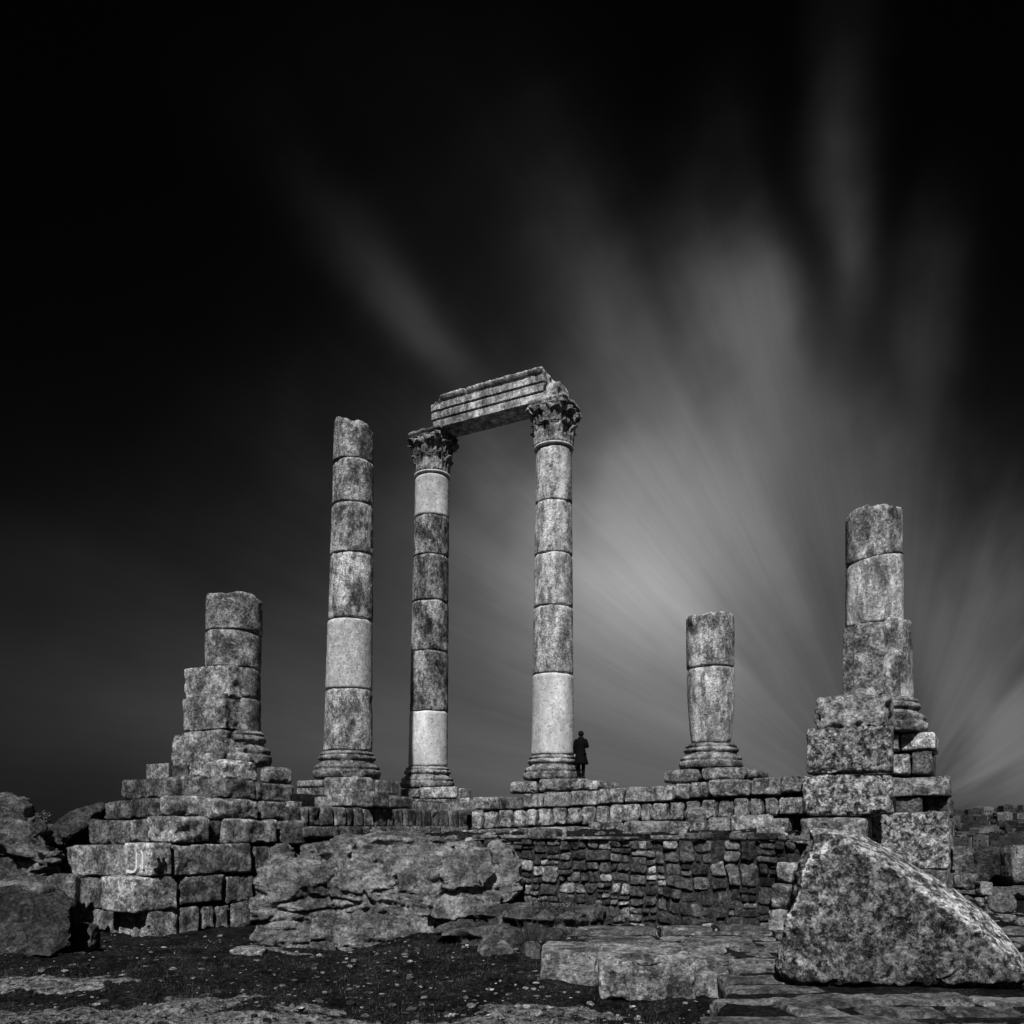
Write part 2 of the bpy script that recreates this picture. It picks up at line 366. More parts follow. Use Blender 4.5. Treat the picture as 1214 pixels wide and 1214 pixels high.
def ground_h(x, y, detail=True):
    a, b = ab(x, y)
    h = .8 * (1 - ss(y, 2.5, 8.0)) * (1 - ss(np.abs(y), 40, 120))
    h = h + .35 * ss(x, 2.5, 9) * ss(y, 13, 18) * (1 - ss(y, 40, 90)) + .8 * ss(-x, 9, 14) * ss(y, 14, 20) * (1 - ss(y, 40, 90))
    h = h + .35 * ss(x, -4.0, -.2) * (1 - ss(x, .3, 1.4)) * ss(y, 15.0, 16.9) * (1 - ss(y, 18, 20))
    h = h + .30 * ss(x, -1.5, 1.0) * ss(y, 12.8, 15.5) * (1 - ss(y, 60, 90)) * (1 - ss(x, 2.5, 9))
    pv = ss(plat_edge(x, y), .10, .30) * ss(y, 4, 6) * (1 - ss(y, 14.6, 15.2)) * (1 - ss(x, 16, 19))
    h = h * (1 - pv) + (.490 + .03 * fbm(np.stack([x, y, 0 * x], -1), 3.0, 3, .6, 19)) * pv
    t1 = box_mask(a, b, .6, 13.3, -8.1 , 1.0) * ss(a, 0, .8); t1 = np.maximum(t1 * ss(a * .5 + b + 8.0 + 0 * a, -0, 1.2), box_mask(a, b, 5.6, 13.0, -8.1, 1.0))
    h = np.maximum(h, 2.18 * t1)
    h = np.maximum(h, 2.6 * box_mask(a, b, -3.4, -.9, -11.6, 9, .3))
    h = np.maximum(h, 3.40 * box_mask(a, b, -4.5, 13.8, 1.6, 14, .35))
    h = np.maximum(h, 3.2 * box_mask(a, b, -4.5, -1.6, -5.0, 3, .35))
    far = ss(y, 48, 260); h = h - far * 34
    k = x / np.maximum(y, 1)
    crest = ss(y, 330, 760) * (1 - .5 * ss(y, 900, 1600)) * (34 + 7 + 13.5 * ss(k, .42, .60) + 2.0 * np.sin(x * .012))
    h = h + crest * (y > 0) - ss(-y, 60, 400) * 20 - 20 * ss(np.abs(x) - 60, 0, 200) * (1 - ss(y, 200, 400))
    if detail:
        P = np.stack([x, y, 0 * x], -1); nr = 1 - ss(np.hypot(x, y), 45, 90)
        h = h + nr * (1 - pv) * (.18 * fbm(P, .55, 3, .5, 11) + .09 * fbm(P, 2.2, 3, .6, 12) + .05 * np.abs(fbm(P, 8.0, 2, .6, 13)))
        h = h + .06 * flat_mask(x, y) * nr * (1 - pv) + (1 - nr) * 1.5 * fbm(P, .02, 4, .5, 14)
    return h
def grow(start, step, end, q=1.12):
    o = []; x = start
    while abs(x) < abs(end): o.append(x); step *= q; x += step * (1 if end > 0 else -1)
    o.append(end); return o
xs = sorted(set(grow(-13, .1, -2200, 1.16)[::-1] + list(np.arange(-12.9, 13.0, .085)) + grow(13.1, .12, 2500, 1.12)))
ys = sorted(set([-x for x in grow(5.0, .3, 900, 1.25)][::-1] + list(np.arange(-5, 6.5, .4)) + list(np.arange(6.6, 19, .07)) + list(np.arange(19, 46, .3)) + grow(46.2, .5, 3200, 1.07)))
def build_ground():
    X, Y = np.meshgrid(np.array(xs), np.array(ys), indexing='ij'); x, y = X.ravel(), Y.ravel()
    z = ground_h(x, y); nx, ny = X.shape
    idx = np.arange(nx * ny).reshape(nx, ny)
    q = np.stack([idx[:-1,:-1], idx[1:,:-1], idx[1:,1:], idx[:-1,1:]], -1).reshape(-1, 4)
    P = np.stack([x, y, z], -1)
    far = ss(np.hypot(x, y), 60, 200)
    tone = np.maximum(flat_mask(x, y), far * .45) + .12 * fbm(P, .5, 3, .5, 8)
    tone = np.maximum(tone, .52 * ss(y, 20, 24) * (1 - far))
    tone = tone - 1.2 * ((plat_edge(x, y) > 0) & (y > 5) & (y < 15.5) & (x < 16))
    mb = MB(); mb.add(P, q, tone); o = mb.build('ground', M['ground'])
    tag(o, kind='structure')
build_ground()
def gz(x, y): return float(ground_h(np.array([x]), np.array([y]))[0])

# paving: rows of worn slabs with black joints
def build_paving():
    mb = MB(); y = 6.3
    while y < 15.3:
        d = random.uniform(.34, .55); gap = random.choice((.07, .14, .22, .30))
        yc = y + d / 2
        lo = 1.45 + (yc - 7.5) * (1.45 / 4.1) + .12 if y < 11.7 else 2.55 + random.uniform(-.2, .2)
        if y >= 12.5: lo = 1.1
        x = lo + random.uniform(-.10, .12)
        while x < 13.5:
            w = random.uniform(.8, 2.2)
            cross = 8.0 < yc < 9.05 and 2.62 < x + w / 2 < 3.5
            soil = 8.95 < yc < 10.4 and x > 3.25
            if 8.95 < yc < 10.4 and x < 3.25: w = min(w, 3.55 - x)
            if not cross and not soil and x + w < (20 if not (8.0 < yc < 9.05) else 99):
                tilt = random.uniform(-.03, .03); tl2 = random.uniform(-.05, .03)
                ax = (Vector((1, random.uniform(-.03, .03), tilt)).normalized(), Vector((0, 1, tl2)).normalized(), Vector((-tilt, -tl2, 1)).normalized())
                stone_block(mb, (x + w / 2, yc, .36 + random.uniform(-.03, .03)), ax, (w - random.uniform(.05, .14), d * random.uniform(.9, 1.05), .34), res=.055, r=.06, rough=.9, chips=2, tone=random.uniform(.75, 1.35))
            x += w
        y += d + gap
    stone_block(mb, (3.0, 8.5, .42), (Vector((1, .08, 0)).normalized(), Vector((-.08, 1, 0)).normalized(), UP), (.5, 1.05, .24), res=.05, r=.06, rough=.8, tone=1.15)
    tag(mb.build('paving', M['pave']), kind='structure')
build_paving()

# ------------------------------------------------------------ podium and walls
C0 = Vector((-7.65, 17.7, 0)); BP = C0
def lineB(px, off=0.0): return ray_on(px, C0 - U * off, V).y
def lineA(px, off=0.0): return ray_on(px, C0 + V * off, U).y
P0 = Vector((.6, 27.9, 0))
def lineP(px, off=0.0): return ray_on(px, P0 + V * off, U).y

lw = empty('stone_wall', (-8.0, 19.0, 0), 'stepped wall of big worn limestone blocks on the left, under the shortest left column', 'wall')
def A_(x0, x1, y0, y1, off=0, dB=1.0, **k):   # end-face block
    return cb(lw, x1, lineA(x1, off), x0, x1, y0, y1, dB=dB, **k)
def B_(x0, x1, y0, y1, off=0, par=None, dA=1.0, **k):  # inner-face block
    return cb(par or lw, x0, lineB(x0, off), x0, x1, y0, y1, dA=dA, **k)
def C_(xc, Zc, x0, x1, y0, y1, **k): return cb(lw, xc, Zc, x0, x1, y0, y1, **k)
# course 1
A_(86, 140, 1079, 1122, .1, tone=.8); C_(174, 17.72, 139, 214, 1078, 1121, chips=4, r=.16, rough=1.6, tone=1.5)
for x0, x1, y0, y1 in ((214, 240, 1074, 1112), (241, 257, 1074, 1104), (258, 275, 1073, 1104), (276, 300, 1069, 1104)): B_(x0, x1, y0, y1, r=.09, tone=.75)
# course 2
A_(66, 82, 1040, 1066, .4, tone=.6); A_(81, 118, 1041, 1080, .12, tone=.7); C_(158, 17.42, 117, 213, 1040, 1084, tone=1.75, chips=2, r=.07, rough=.8)
B_(214, 268, 1039, 1074, .03, tone=.7); B_(269, 303, 1038, 1073, .03, tone=.6)
# course 3
A_(60, 81, 1003, 1038, .35, tone=.7, chips=4, r=.1); A_(81, 145, 1002, 1041, .1, tone=1.05, r=.04)
wb = C_(178, 17.76, 144, 206, 999, 1040, tone=1.9, chips=0, r=.05, rough=.6)
B_(207, 300, 1001, 1040, .02, tone=1.1, r=.05); B_(301, 328, 1003, 1036, .1, tone=.6)
# course 4
A_(102, 126, 972, 1002, .8, tone=.55, r=.12); A_(127, 150, 972, 1002, .8, tone=.6, r=.12); A_(150, 176, 970, 1000, .7, tone=.75, r=.1)
C_(206, 18.3, 172, 252, 967, 1000, tone=1.5, chips=5, r=.10, rough=1.5)
B_(247, 266, 972, 1001, .15, tone=.35); B_(266, 331, 970, 1002, .05, tone=1.0, r=.09); B_(332, 366, 972, 1002, .12, tone=.65, r=.04)
# course 5
A_(120, 151, 948, 972, 1.3, tone=.5, r=.12); A_(151, 187, 945, 971, 1.2, tone=.55, r=.12, chips=4)
C_(200, 19.0, 186, 256, 942, 968, tone=1.45, r=.16); B_(256, 310, 945, 971, .12, tone=1.1, r=.1); B_(311, 342, 949, 972, .2, tone=.85, r=.06); B_(343, 360, 949, 972, .2, tone=.95, r=.04)
# course 6
A_(142, 168, 923, 948, 2.0, tone=.5, r=.06); A_(168, 196, 922, 947, 2.0, tone=.52, r=.06)
C_(236, 20.6, 194, 270, 918, 945, tone=.85, chips=5, r=.12, rough=1.8); B_(268, 306, 922, 947, .35, tone=.6, r=.05, dA=1.6); B_(304, 351, 927, 950, .35, tone=.58, r=.06, dA=2.2)
# course 7
C_(199, 22.3, 172, 202, 904, 924, tone=.75, r=.14, chips=4); C_(222, 22.2, 202, 224, 906, 924, tone=.3)
C_(264, 21.9, 220, 308, 899, 925, tone=1.5, chips=4, r=.10, rough=1.4); C_(318, 22.6, 306, 349, 907, 929, tone=.9, r=.2, chips=1)
# rubble core of the wall
mb = MB()
for zt, b0, a1 in ((1.6, -12.2, -.55), (2.4, -11.6, -.6), (3.0, -10.0, -1.0), (3.35, -7.6, -1.5)):
    c = Vector((KX, KY, 0)) + U * ((a1 - 3.2) / 2) + V * ((b0 + 2) / 2); c.z = zt / 2
    stone_block(mb, c, (U, V, UP), (abs(-3.2 - a1), abs(2 - b0), zt), res=.3, tone=1.0)
mb.build('rubble_core', M['mortar'], lw)
# faded painted strokes on the pale corner block
def stroke(name, pts, w, mat, nrm):
    """pts: points on a face; a thin raised stroke of paint"""
    mb = MB(); vs = []; fs = []
    side = nrm.cross(UP).normalized()
    P = [Vector(p) for p in pts]
    for i, p in enumerate(P):
        d = (P[min(i + 1, len(P) - 1)] - P[max(i - 1, 0)]).normalized(); s = d.cross(nrm).normalized() * w / 2
        for q in (p + s - nrm * .07, p + s + nrm * .028, p - s + nrm * .028, p - s - nrm * .07): vs.append(q)
    n = len(P)
    for i in range(n - 1):
        for k in range(4): fs.append((4*i + k, 4*i + (k+1) % 4, 4*i + 4 + (k+1) % 4, 4*i + 4 + k))
    fs += [(3, 2, 1, 0), (4*n-4, 4*n-3, 4*n-2, 4*n-1)]
    mb.add([tuple(v) for v in vs], fs); return mb.build(name, mat, lw, False)
def on_face(px, py, Cc, D):
    p = ray_on(px, Cc, D); return Vector((p.x, p.y, zat(py, p.y)))
cc = at(178, HY, 17.76); cc.z = 0
f = lambda a, b: on_face(a, b, cc, -U)
stroke('painted_stroke', [f(163, 1011), f(163, 1020), f(162.8, 1029), f(160.5, 1033), f(156, 1034), f(151, 1032.5)], .05, M['paint'], -V)
stroke('painted_stroke', [f(170, 1011.5), f(170.2, 1020), f(170, 1030)], .05, M['paint'], -V)
g = lambda a, b: on_face(a, b, cc, V)
stroke('painted_stroke', [g(187, 1017), g(189, 1022), g(188.6, 1027), g(186, 1030), g(182.5, 1031)], .045, M['inkp'], U)
stroke('painted_stroke', [g(193, 1017), g(193.6, 1021), g(193, 1026)], .035, M['inkp'], U)

# podium: long wall under the columns, with the course of upright stones
pod = empty('podium_wall', (1.0, 27.5, 2.2), 'long low podium wall with a course of upright stones, under the standing columns', 'wall')
# upright course on the inner-facing side
e = [340, 358, 368, 381, 397, 413, 421, 432, 446, 460, 468, 480, 494, 502, 512, 522, 533, 545, 556]
for x0, x1 in zip(e[:-1], e[1:]):
    B_(x0, x1, 955 + (x0 - 340) * .025, 979 + (x0 - 340) * .02, .12, par=pod, dA=.7, tone=random.choice((.35, .5, .7, .9, .75, .6)), r=.05, res=.07, chips=1)
e = [360, 404, 431, 460, 489, 524, 556]
for x0, x1 in zip(e[:-1], e[1:]): B_(x0, x1, 979, 995, .05, par=pod, tone=random.uniform(.4, .6), res=.09)
e = [557, 575, 589, 606, 620, 636, 654, 669, 687, 704, 721, 737, 757, 771, 791, 811, 816, 829, 848, 852, 866, 869, 884, 886, 903, 905, 921, 923, 952]
xs_ = 557
vs_ = [557, 571, 588, 606, 620, 635, 653, 670, 687, 704, 721, 737, 757, 771, 791, 811, 829, 849, 868, 886, 904, 921, 952]
for x0, x1 in zip(vs_[:-1], vs_[1:]):
    t = (x0 - 557) / 370; y0 = 961 - 18.5 * t; y1 = 984 - 17 * t
    cb(pod, x1 - .6, lineP(x1), x0 + .6, x1 - .6, y0 + random.uniform(.3, 1.2), y1 - random.uniform(0, 1.5), dB=.7, tone=random.choice((.7, .9, 1.0, 1.15, 1.3, 1.45)), r=.10, res=.05, chips=2, gap=.05)
caps = [(559, 590, 944, 960), (591, 618, 944, 959.5), (619, 643, 940, 957.5), (644, 675, 938, 956.5), (676, 707, 936.5, 955), (708, 739, 933.5, 952.5),
        (740, 775, 931.5, 951), (776, 797, 930.5, 949.5), (799, 817, 928, 947.5), (818, 838, 926.5, 945.5), (839, 888, 923, 944), (889, 925, 920.5, 942), (925, 956, 918, 939)]
for i, (x0, x1, y0, y1) in enumerate(caps):
    cb(pod, x1, lineP(x1, .12), x0, x1, y0, y1, dB=1.1, tone=(1.35 if i == 0 else .5 if i == 1 else random.uniform(.9, 1.2)), r=.05, res=.06)
e = [557, 585, 612, 655, 700, 742, 790, 815, 850, 890, 935]
for x0, x1 in zip(e[:-1], e[1:]):
    cb(pod, x1, lineP(x1, -.15), x0, x1, 983 - (x0 - 557) * .04, 1003 - (x0 - 557) * .03, dB=.8, tone=random.uniform(.55, .9), r=.12, res=.07, chips=4)
# plinth courses under the second column (far corner)
pl2 = [(541, 29.6, 473, 473, 0, 0)]
cb(pod, 533, 30.0, 473, 497, 934, 946, tone=.6) if False else None
cb(pod, 496, 30.5, 473, 496, 934, 946, dB=1.2, tone=.75, r=.12); cb(pod, 541, 29.9, 496.5, 543, 932, 946, tone=1.5, r=.14, chips=1, rough=.6); cb(pod, 545, 30.2, 543, 559, 934, 946, dA=.6, tone=1.1, r=.16, chips=1, rough=.5)
cb(pod, 509, 30.2, 490, 509, 946, 962, tone=.8); cb(pod, 556, 29.7, 510, 558, 945, 961, tone=1.15, r=.04)
B_(462, 491, 943, 958, .5, par=pod, tone=.55, dA=1.6)
# plinth under the first column
cb(pod, 382, 25.4, 350, 382, 924, 933, tone=.8, r=.07); cb(pod, 422, 24.55, 382.5, 444, 919, 938, tone=1.25, r=.12, chips=2); cb(pod, 446, 25.4, 444, 473, 924, 941, dA=1.2, tone=1.0, r=.16, chips=2)
cb(pod, 382, 25.0, 351, 382, 933, 954, tone=1.0, r=.03, rough=.5); cb(pod, 417, 24.3, 382.5, 441, 934, 956, tone=1.0, r=.03, rough=.5)
B_(441, 463, 937, 957, 0.0, par=pod, tone=.7, r=.03, dA=1.4)
# platform slabs under and behind columns (floor of the podium)
mb = MB()
for (a0, a1, b0, b1, zt) in ((-3.0, -1.3, -6.2, 3.2, 3.30), (-3.0, 12.8, 1.1, 4.2, 3.42)):
    c = Vector((KX, KY, 0)) + U * ((a0 + a1) / 2) + V * ((b0 + b1) / 2); c.z = zt - .9
    stone_block(mb, c, (U, V, UP), (a1 - a0, b1 - b0, 1.8), res=.3, rough=.3, chips=0, tone=.8)
mb.build('platform', M['stone'], pod)

# ------------------------------------------------------------ columns
def drum(parent, cx, cy, z0, z1, r0, r1, mat, lean=(0, 0), broken=0.0, tilt=(0, 0, 0, 0), tone=1.0, seed=0, chip=1.0, name='drum', zb=0.0):
    """one column drum: lathe with rounded arrises, chipped edges, erosion; lean = dx,dy per metre above zb"""
    n = 84; rows = max(6, int((z1 - z0) / .055)); th = np.linspace(0, 2 * np.pi, n, endpoint=False)
    prof = []                                          # (fraction, radius factor, absolute edge)
    ts = np.linspace(0, 1, rows)
    P = []; H = z1 - z0
    for i, t in enumerate(ts):
        r = r0 + (r1 - r0) * t
        e_ = min(t, 1 - t) * H; rr = r - .022 * max(0, 1 - e_ / .03)
        a = np.stack([rr * np.cos(th), rr * np.sin(th), np.full(n, t)], -1); P.append(a)
    W = np.concatenate(P); t = W[:, 2].copy()
    c, s = np.cos(np.tile(th, rows)), np.sin(np.tile(th, rows))
    zlo = z0 + tilt[0] * c + tilt[1] * s + .018 * vn(np.stack([c * 2.2, s * 2.2, 0 * c + seed], -1), 5)
    top = z1 + tilt[2] * c + tilt[3] * s + .018 * vn(np.stack([c * 2.2, s * 2.2, 0 * c + seed + 9], -1), 5)
    if broken:
        top = top + broken * vn(np.stack([c * 1.6, s * 1.6, 0 * c + seed + 3], -1), 8) + broken * .4 * vn(np.stack([c * 5, s * 5, 0 * c + seed + 3], -1), 8)
    z = zlo + (top - zlo) * t
    Wd = np.stack([W[:, 0], W[:, 1], z], -1); O = Wd + np.array([seed * 3.1, seed * 1.7, 0])
    d = .010 * fbm(O, 1.6, 3, .5, 2) + .008 * fbm(O, 8, 3, .6, 3)
    edge = np.exp(-(np.minimum(t, 1 - t) * H / .09) ** 2)
    d -= chip * edge * .09 * np.clip(fbm(O, 2.8, 3, .6, 7) - .12, 0, 1)
    d -= chip * .10 * np.clip(fbm(O, 1.4, 3, .5, 17) - .33, 0, 1)
    Wd[:, 0] += c * d; Wd[:, 1] += s * d
    fs = []
    for i in range(rows - 1):
        for j in range(n): k = (j + 1) % n; fs.append((i*n + j, i*n + k, (i+1)*n + k, (i+1)*n + j))
    # cap rings
    V_ = [Wd]; base = len(Wd)
    for ring, (row, sgn) in enumerate(((0, -1), (rows - 1, 1))):
        prev = np.arange(n) + row * n
        for q in (.8, .55, .25):
            src = Wd[row*n:(row+1)*n]; ctr = src.mean(0); pts = ctr + (src - ctr) * q
            if broken and sgn > 0: pts[:, 2] += broken * .7 * vn(np.stack([pts[:,0]*3, pts[:,1]*3, pts[:,0]*0 + seed], -1), 2)
            V_.append(pts); cur = np.arange(n) + base; base += n
            for j in range(n):
                k = (j + 1) % n
                fs.append((prev[j], prev[k], cur[k], cur[j]) if sgn > 0 else (prev[k], prev[j], cur[j], cur[k]))
            prev = cur
        fs.append(tuple(prev) if sgn > 0 else tuple(prev[::-1]))
    W = np.concatenate(V_)
    W[:, 0] += cx + lean[0] * (W[:, 2] - zb); W[:, 1] += cy + lean[1] * (W[:, 2] - zb)
    mb = MB(); mb.add(W, fs, tone); return mb.build(name, mat, parent)

def lathe(parent, cx, cy, prof, mat, name, seed=0, er=1.0, tone=1.0, n=112, sq=0.0, rot=0.0, lean=(0,0), zb=0, fine=None):
    """prof: (r, z) bottom to top, closed; er = erosion"""
    pr = []
    for (r0, z0), (r1, z1) in zip(prof[:-1], prof[1:]):
        k = max(1, int(math.hypot(r1 - r0, z1 - z0) / .03))
        for i in range(k): pr.append((r0 + (r1 - r0) * i / k, z0 + (z1 - z0) * i / k))
    pr.append(prof[-1]); pr = np.array(pr); m = len(pr)
    th = np.linspace(0, 2 * np.pi, n, endpoint=False)
    T, I = np.meshgrid(th, np.arange(m)); T = T.ravel(); I = I.ravel(); r = pr[I, 0]; z = pr[I, 1]
    c, s = np.cos(T), np.sin(T)
    O = np.stack([r * c + seed * 2.3, r * s, z], -1)
    d = er * (.022 * fbm(O, 2.2, 3, .5, 4) + .014 * fbm(O, 9, 3, .6, 6) - .16 * np.clip(fbm(O, 1.7, 3, .55, 8) - .22, 0, 1))
    if fine is not None: d = d + fine(T, z)
    r = r + d * (r > .3); W = np.stack([cx + r * c + lean[0] * (z - zb), cy + r * s + lean[1] * (z - zb), z + er * .012 * fbm(O, 3, 2, .5, 44)], -1)
    fs = []
    for i in range(m - 1):
        for j in range(n): k = (j + 1) % n; fs.append((i*n + j, i*n + k, (i+1)*n + k, (i+1)*n + j))
    fs.append(tuple(range(n))[::-1]); fs.append(tuple(range((m-1)*n, m*n)))
    mb = MB(); mb.add(W, fs, tone); return mb.build(name, mat, parent)
def base_profile(z0, z1, r):
    H = z1 - z0; q = lambda a, b: (r * a, z0 + H * b)
    return [q(.9, 0), q(1.33, .01), q(1.38, .12), q(1.38, .26), q(1.31, .30), q(1.285, .33), q(1.33, .37), q(1.33, .44), q(1.26, .50), q(1.13, .56), q(1.10, .62),
            q(1.10, .66), q(1.17, .69), q(1.19, .76), q(1.16, .82), q(1.08, .84), q(1.08, .87), q(1.115, .90), q(1.10, .95), q(1.03, .97), q(1.0, 1.0), q(.6, 1.0)]
def capital(col, cx, cy, z0, z1, r, seed, lean, zb, worn=1.0):
    ct = .72 if worn > 1.1 else 1.1
    H = z1 - z0; zm = z0 + H * .44; zab = z0 + H * .84
    def leaves(nl, zl0, zl1, amp, ph):
        def f_(T, z):
            t = np.clip((z - zl0) / (zl1 - zl0), 0, 1); inside = (z > zl0) & (z < zl1 + .02)
            a = ((T * nl / (2 * np.pi) + ph) % 1) - .5                # -.5 .. .5 within a leaf
            wd = .47 * np.sqrt(np.clip(1 - (t - .25).clip(0) ** 2 * 1.55, 0.03, 1)) * (1 - .18 * np.abs(np.sin(t * np.pi * 5)))
            m_ = 1 / (1 + np.exp((np.abs(a) - wd) * 50))
            curl = .25 + .25 * t + 1.1 * np.clip((t - .62) / .38, 0, 1) ** 2 * (t < .99)
            rib = .25 * np.cos(a * 2 * np.pi * 3.2) * (1 - .3 * t) + .22 * np.exp(-(a / .05) ** 2)
            return amp * inside * m_ * (curl + rib * .6)
        return f_
    f1 = leaves(8, z0 + .03, zm - .02, .115, 0)
    lathe(col, cx, cy, [(r * .7, z0), (r * 1.0, z0 + .01), (r * 1.02, zm - .05), (r * 1.10, zm - .02), (r * .7, zm)], M['carved'], 'leaf_drum', seed, .9 * worn, 1.05 * ct, 176, lean=lean, zb=zb, fine=f1)
    f2 = leaves(8, zm + .01, zm + H * .30, .14, .5); rot = math.atan2(U.y, U.x)
    def f3(T, z):
        t = np.clip((z - zm) / (zab - zm), 0, 1); q = np.abs(np.cos(2 * (T - rot)))       # 0 on the diagonals
        dg = np.clip(1 - q * 1.5, 0, 1)
        v = dg * (.04 + .28 * np.clip((t - .45) / .55, 0, 1) ** 1.2)
        sw = .05 * np.sin(T * 16 + t * 7) * (t > .5)
        return f2(T, z) + v + sw
    up = lathe(col, cx, cy, [(r * .7, zm + .005), (r * 1.0, zm + .012), (r * 1.05, zm + H * .2), (r * 1.12, zm + H * .30), (r * 1.14, zab - .02), (r * .7, zab)], M['carved'], 'volute_drum', seed + 3, 1.0 * worn, .95 * ct, 192, lean=lean, zb=zb, fine=f3)
    # abacus: concave sided slab with blunt horns
    n = 96; mb = MB(); vs = []; fs = []
    lx, ly = lean[0] * (z1 - zb), lean[1] * (z1 - zb)
    prof = [(.0, zab), (.93, zab), (1.0, zab + .04), (1.0, zab + (z1 - zab) * .5), (1.06, zab + (z1 - zab) * .6), (1.06, z1 - .02), (0.98, z1), (.0, z1)]
    for f_, z in prof:
        for j in range(n):
            T = 2 * math.pi * j / n; q = T - rot; dg = max(0, 1 - abs(math.cos(2 * q)) * 1.25)
            R_ = r * (1.10 + .30 * dg ** 1.1) * f_
            if z == prof[0][1] and f_ == 0 or f_ == 0: R_ = .01
            p = np.array([[math.cos(T) * R_, math.sin(T) * R_, z + seed]]); R_ = R_ * (1 + .09 * float(fbm(p, 2.4, 3, .6, 5)[0]) * worn - .18 * max(0, float(vn(p * 1.6, 15)[0]) - .25) * worn)
            vs.append((cx + lx + R_ * math.cos(T), cy + ly + R_ * math.sin(T), z + .012 * float(vn(p * 4, 3)[0])))
    m = len(prof)
    for i in range(m - 1):
        for j in range(n): k = (j + 1) % n; fs.append((i*n + j, i*n + k, (i+1)*n + k, (i+1)*n + j))
    fs.append(tuple(range(n))[::-1]); fs.append(tuple(range((m-1)*n, m*n)))
    mb.add(vs, fs, ct); ab_ = mb.build('abacus', M['carved'], col)
    for k in range(4):   # volute scrolls under the horns
        T = rot + math.pi / 4 + k * math.pi / 2; rr = r * 1.24; cz = zab - .09
        ctr = Vector((cx + lx + rr * math.cos(T), cy + ly + rr * math.sin(T), cz)); tang = Vector((-math.sin(T), math.cos(T), 0)); out = Vector((math.cos(T), math.sin(T), 0))
        if worn > 1.1 and k == (seed % 4): continue
        mb = MB(); vs = []; fs = []; L = 30
        for i in range(L):
            a = i / (L - 1) * 2 * math.pi * 1.6; rad = .17 - .12 * i / (L - 1); c_ = ctr + out * (math.cos(a) * rad) + UP * (math.sin(a) * rad)
            dr = out * math.cos(a) + UP * math.sin(a); w = .10
            for (sg, q) in ((-1, -.03), (1, -.03), (1, .03), (-1, .03)): vs.append(tuple(c_ + tang * sg * w + dr * q))
        for i in range(L - 1):
            for k2 in range(4): fs.append((4*i + k2, 4*i + (k2+1) % 4, 4*i + 4 + (k2+1) % 4, 4*i + 4 + k2))
        fs += [(3, 2, 1, 0), (4*L-4, 4*L-3, 4*L-2, 4*L-1)]
        mb.add(vs, fs, 1.0); mb.build('volute', M['carved'], col, False)

def column(label, name, pxb, Z, ybase, yb_top, joints, wb_, wt_, lean_px, mats, broken=0, tilts=None, tones=None, cap=None, seed=1, group=None, ytop_w=None):
    """pxb: centre at the foot; joints: pixel rows from shaft bottom to top"""
    c = at(pxb, HY, Z); zb = zat(ybase, Z - .95); col = empty(name, (c.x, c.y, zb), label, 'column', group)
    zt = zat(joints[-1], Z - .7); z_b = zat(yb_top, Z - .75)
    lean = (lean_px / F * Z / (zt - zb), 0)
    lathe(col, c.x, c.y, base_profile(zb, z_b, wb_ / 2 / F * Z), M['base'], 'base', seed, 1.0, 1.0)
    ys_ = joints
    rb, rt = wb_ / 2 / F * Z, wt_ / 2 / F * Z
    zz = [zat(y, Z - rb * .95) for y in ys_]
    for i in range(len(zz) - 1):
        ta, tb = (zz[i] - zz[0]) / (zz[-1] - zz[0]), (zz[i+1] - zz[0]) / (zz[-1] - zz[0])
        r0, r1 = rb + (rt - rb) * ta, rb + (rt - rb) * tb
        last = i == len(zz) - 2
        tl = (tilts or {}).get(i, (0, 0, 0, 0))
        new = mats[i] in ('new', 'newdot')
        jx, jy = random.uniform(-.012, .012), random.uniform(-.012, .012)
        drum(col, c.x + (0 if new else jx), c.y + (0 if new else jy), zz[i] + .012, zz[i+1] - .012, r0, r1, M[mats[i]], lean, broken if last else 0, tl,
             (tones or {}).get(i, 1.0), seed * 13 + i, .12 if new else 1.0, zb=zb)
    return col, c, lean, zb
# foot flare for restored bottom drums comes from the fillet ring
c1 = column('tall column without a capital, broken top and one pale speckled drum in its middle', 'tall_column', 411.5, 26.4, 921, 889, [889, 815, 731, 652, 592, 540, 492], 57, 46, 8.5,
            ['drum', 'newdot', 'drum', 'drum', 'drum', 'drum'], broken=.05, seed=3, tones={0: 1.0, 2: 1.05, 3: .85, 4: 1.0, 5: .95}, tilts={5: (0, 0, -.14, .05)})
c2 = column('dark slender column with a Corinthian capital and pale drums at its foot and neck', 'capital_column', 507, 31.8, 933, 908, [908, 842, 770, 710, 655, 608, 559], 46.5, 40, 5.5,
            ['new', 'drumd', 'drumd', 'drumd', 'drumd', 'new'], seed=5, tilts={1: (0, 0, 0, 0)}, tones={1: .9, 3: .8, 4: 1.0, 5: .9})
c3 = column('light column with a Corinthian capital and a white foot drum, standing next to the person', 'capital_column', 655, 29.4, 923, 894, [894, 797, 716, 653, 590, 525], 50.5, 42, 1.5,
            ['new', 'druml', 'druml', 'druml', 'druml'], seed=8, tones={0: 1.02})
for (col, c, lean, zb), y0, y1, r, sd, wn, Z in ((c2, 556, 505, 20.2, 2, 1.3, 31.8), (c3, 522, 466, 22.2, 5, 1.0, 29.4)):
    zc0, zc1 = zat(y0, Z - .65), zat(y1, Z - .8); rr = r / F * Z
    lathe(col, c.x, c.y, [(rr * .8, zc0 - .09), (rr * 1.0, zc0 - .08), (rr * 1.06, zc0 - .05), (rr * 1.06, zc0 - .01), (rr * .8, zc0)], M['new'], 'neck_ring', sd, .15, 1.0, lean=lean, zb=zb)
    capital(col, c.x, c.y, zc0, zc1, rr, sd, lean, zb, wn)
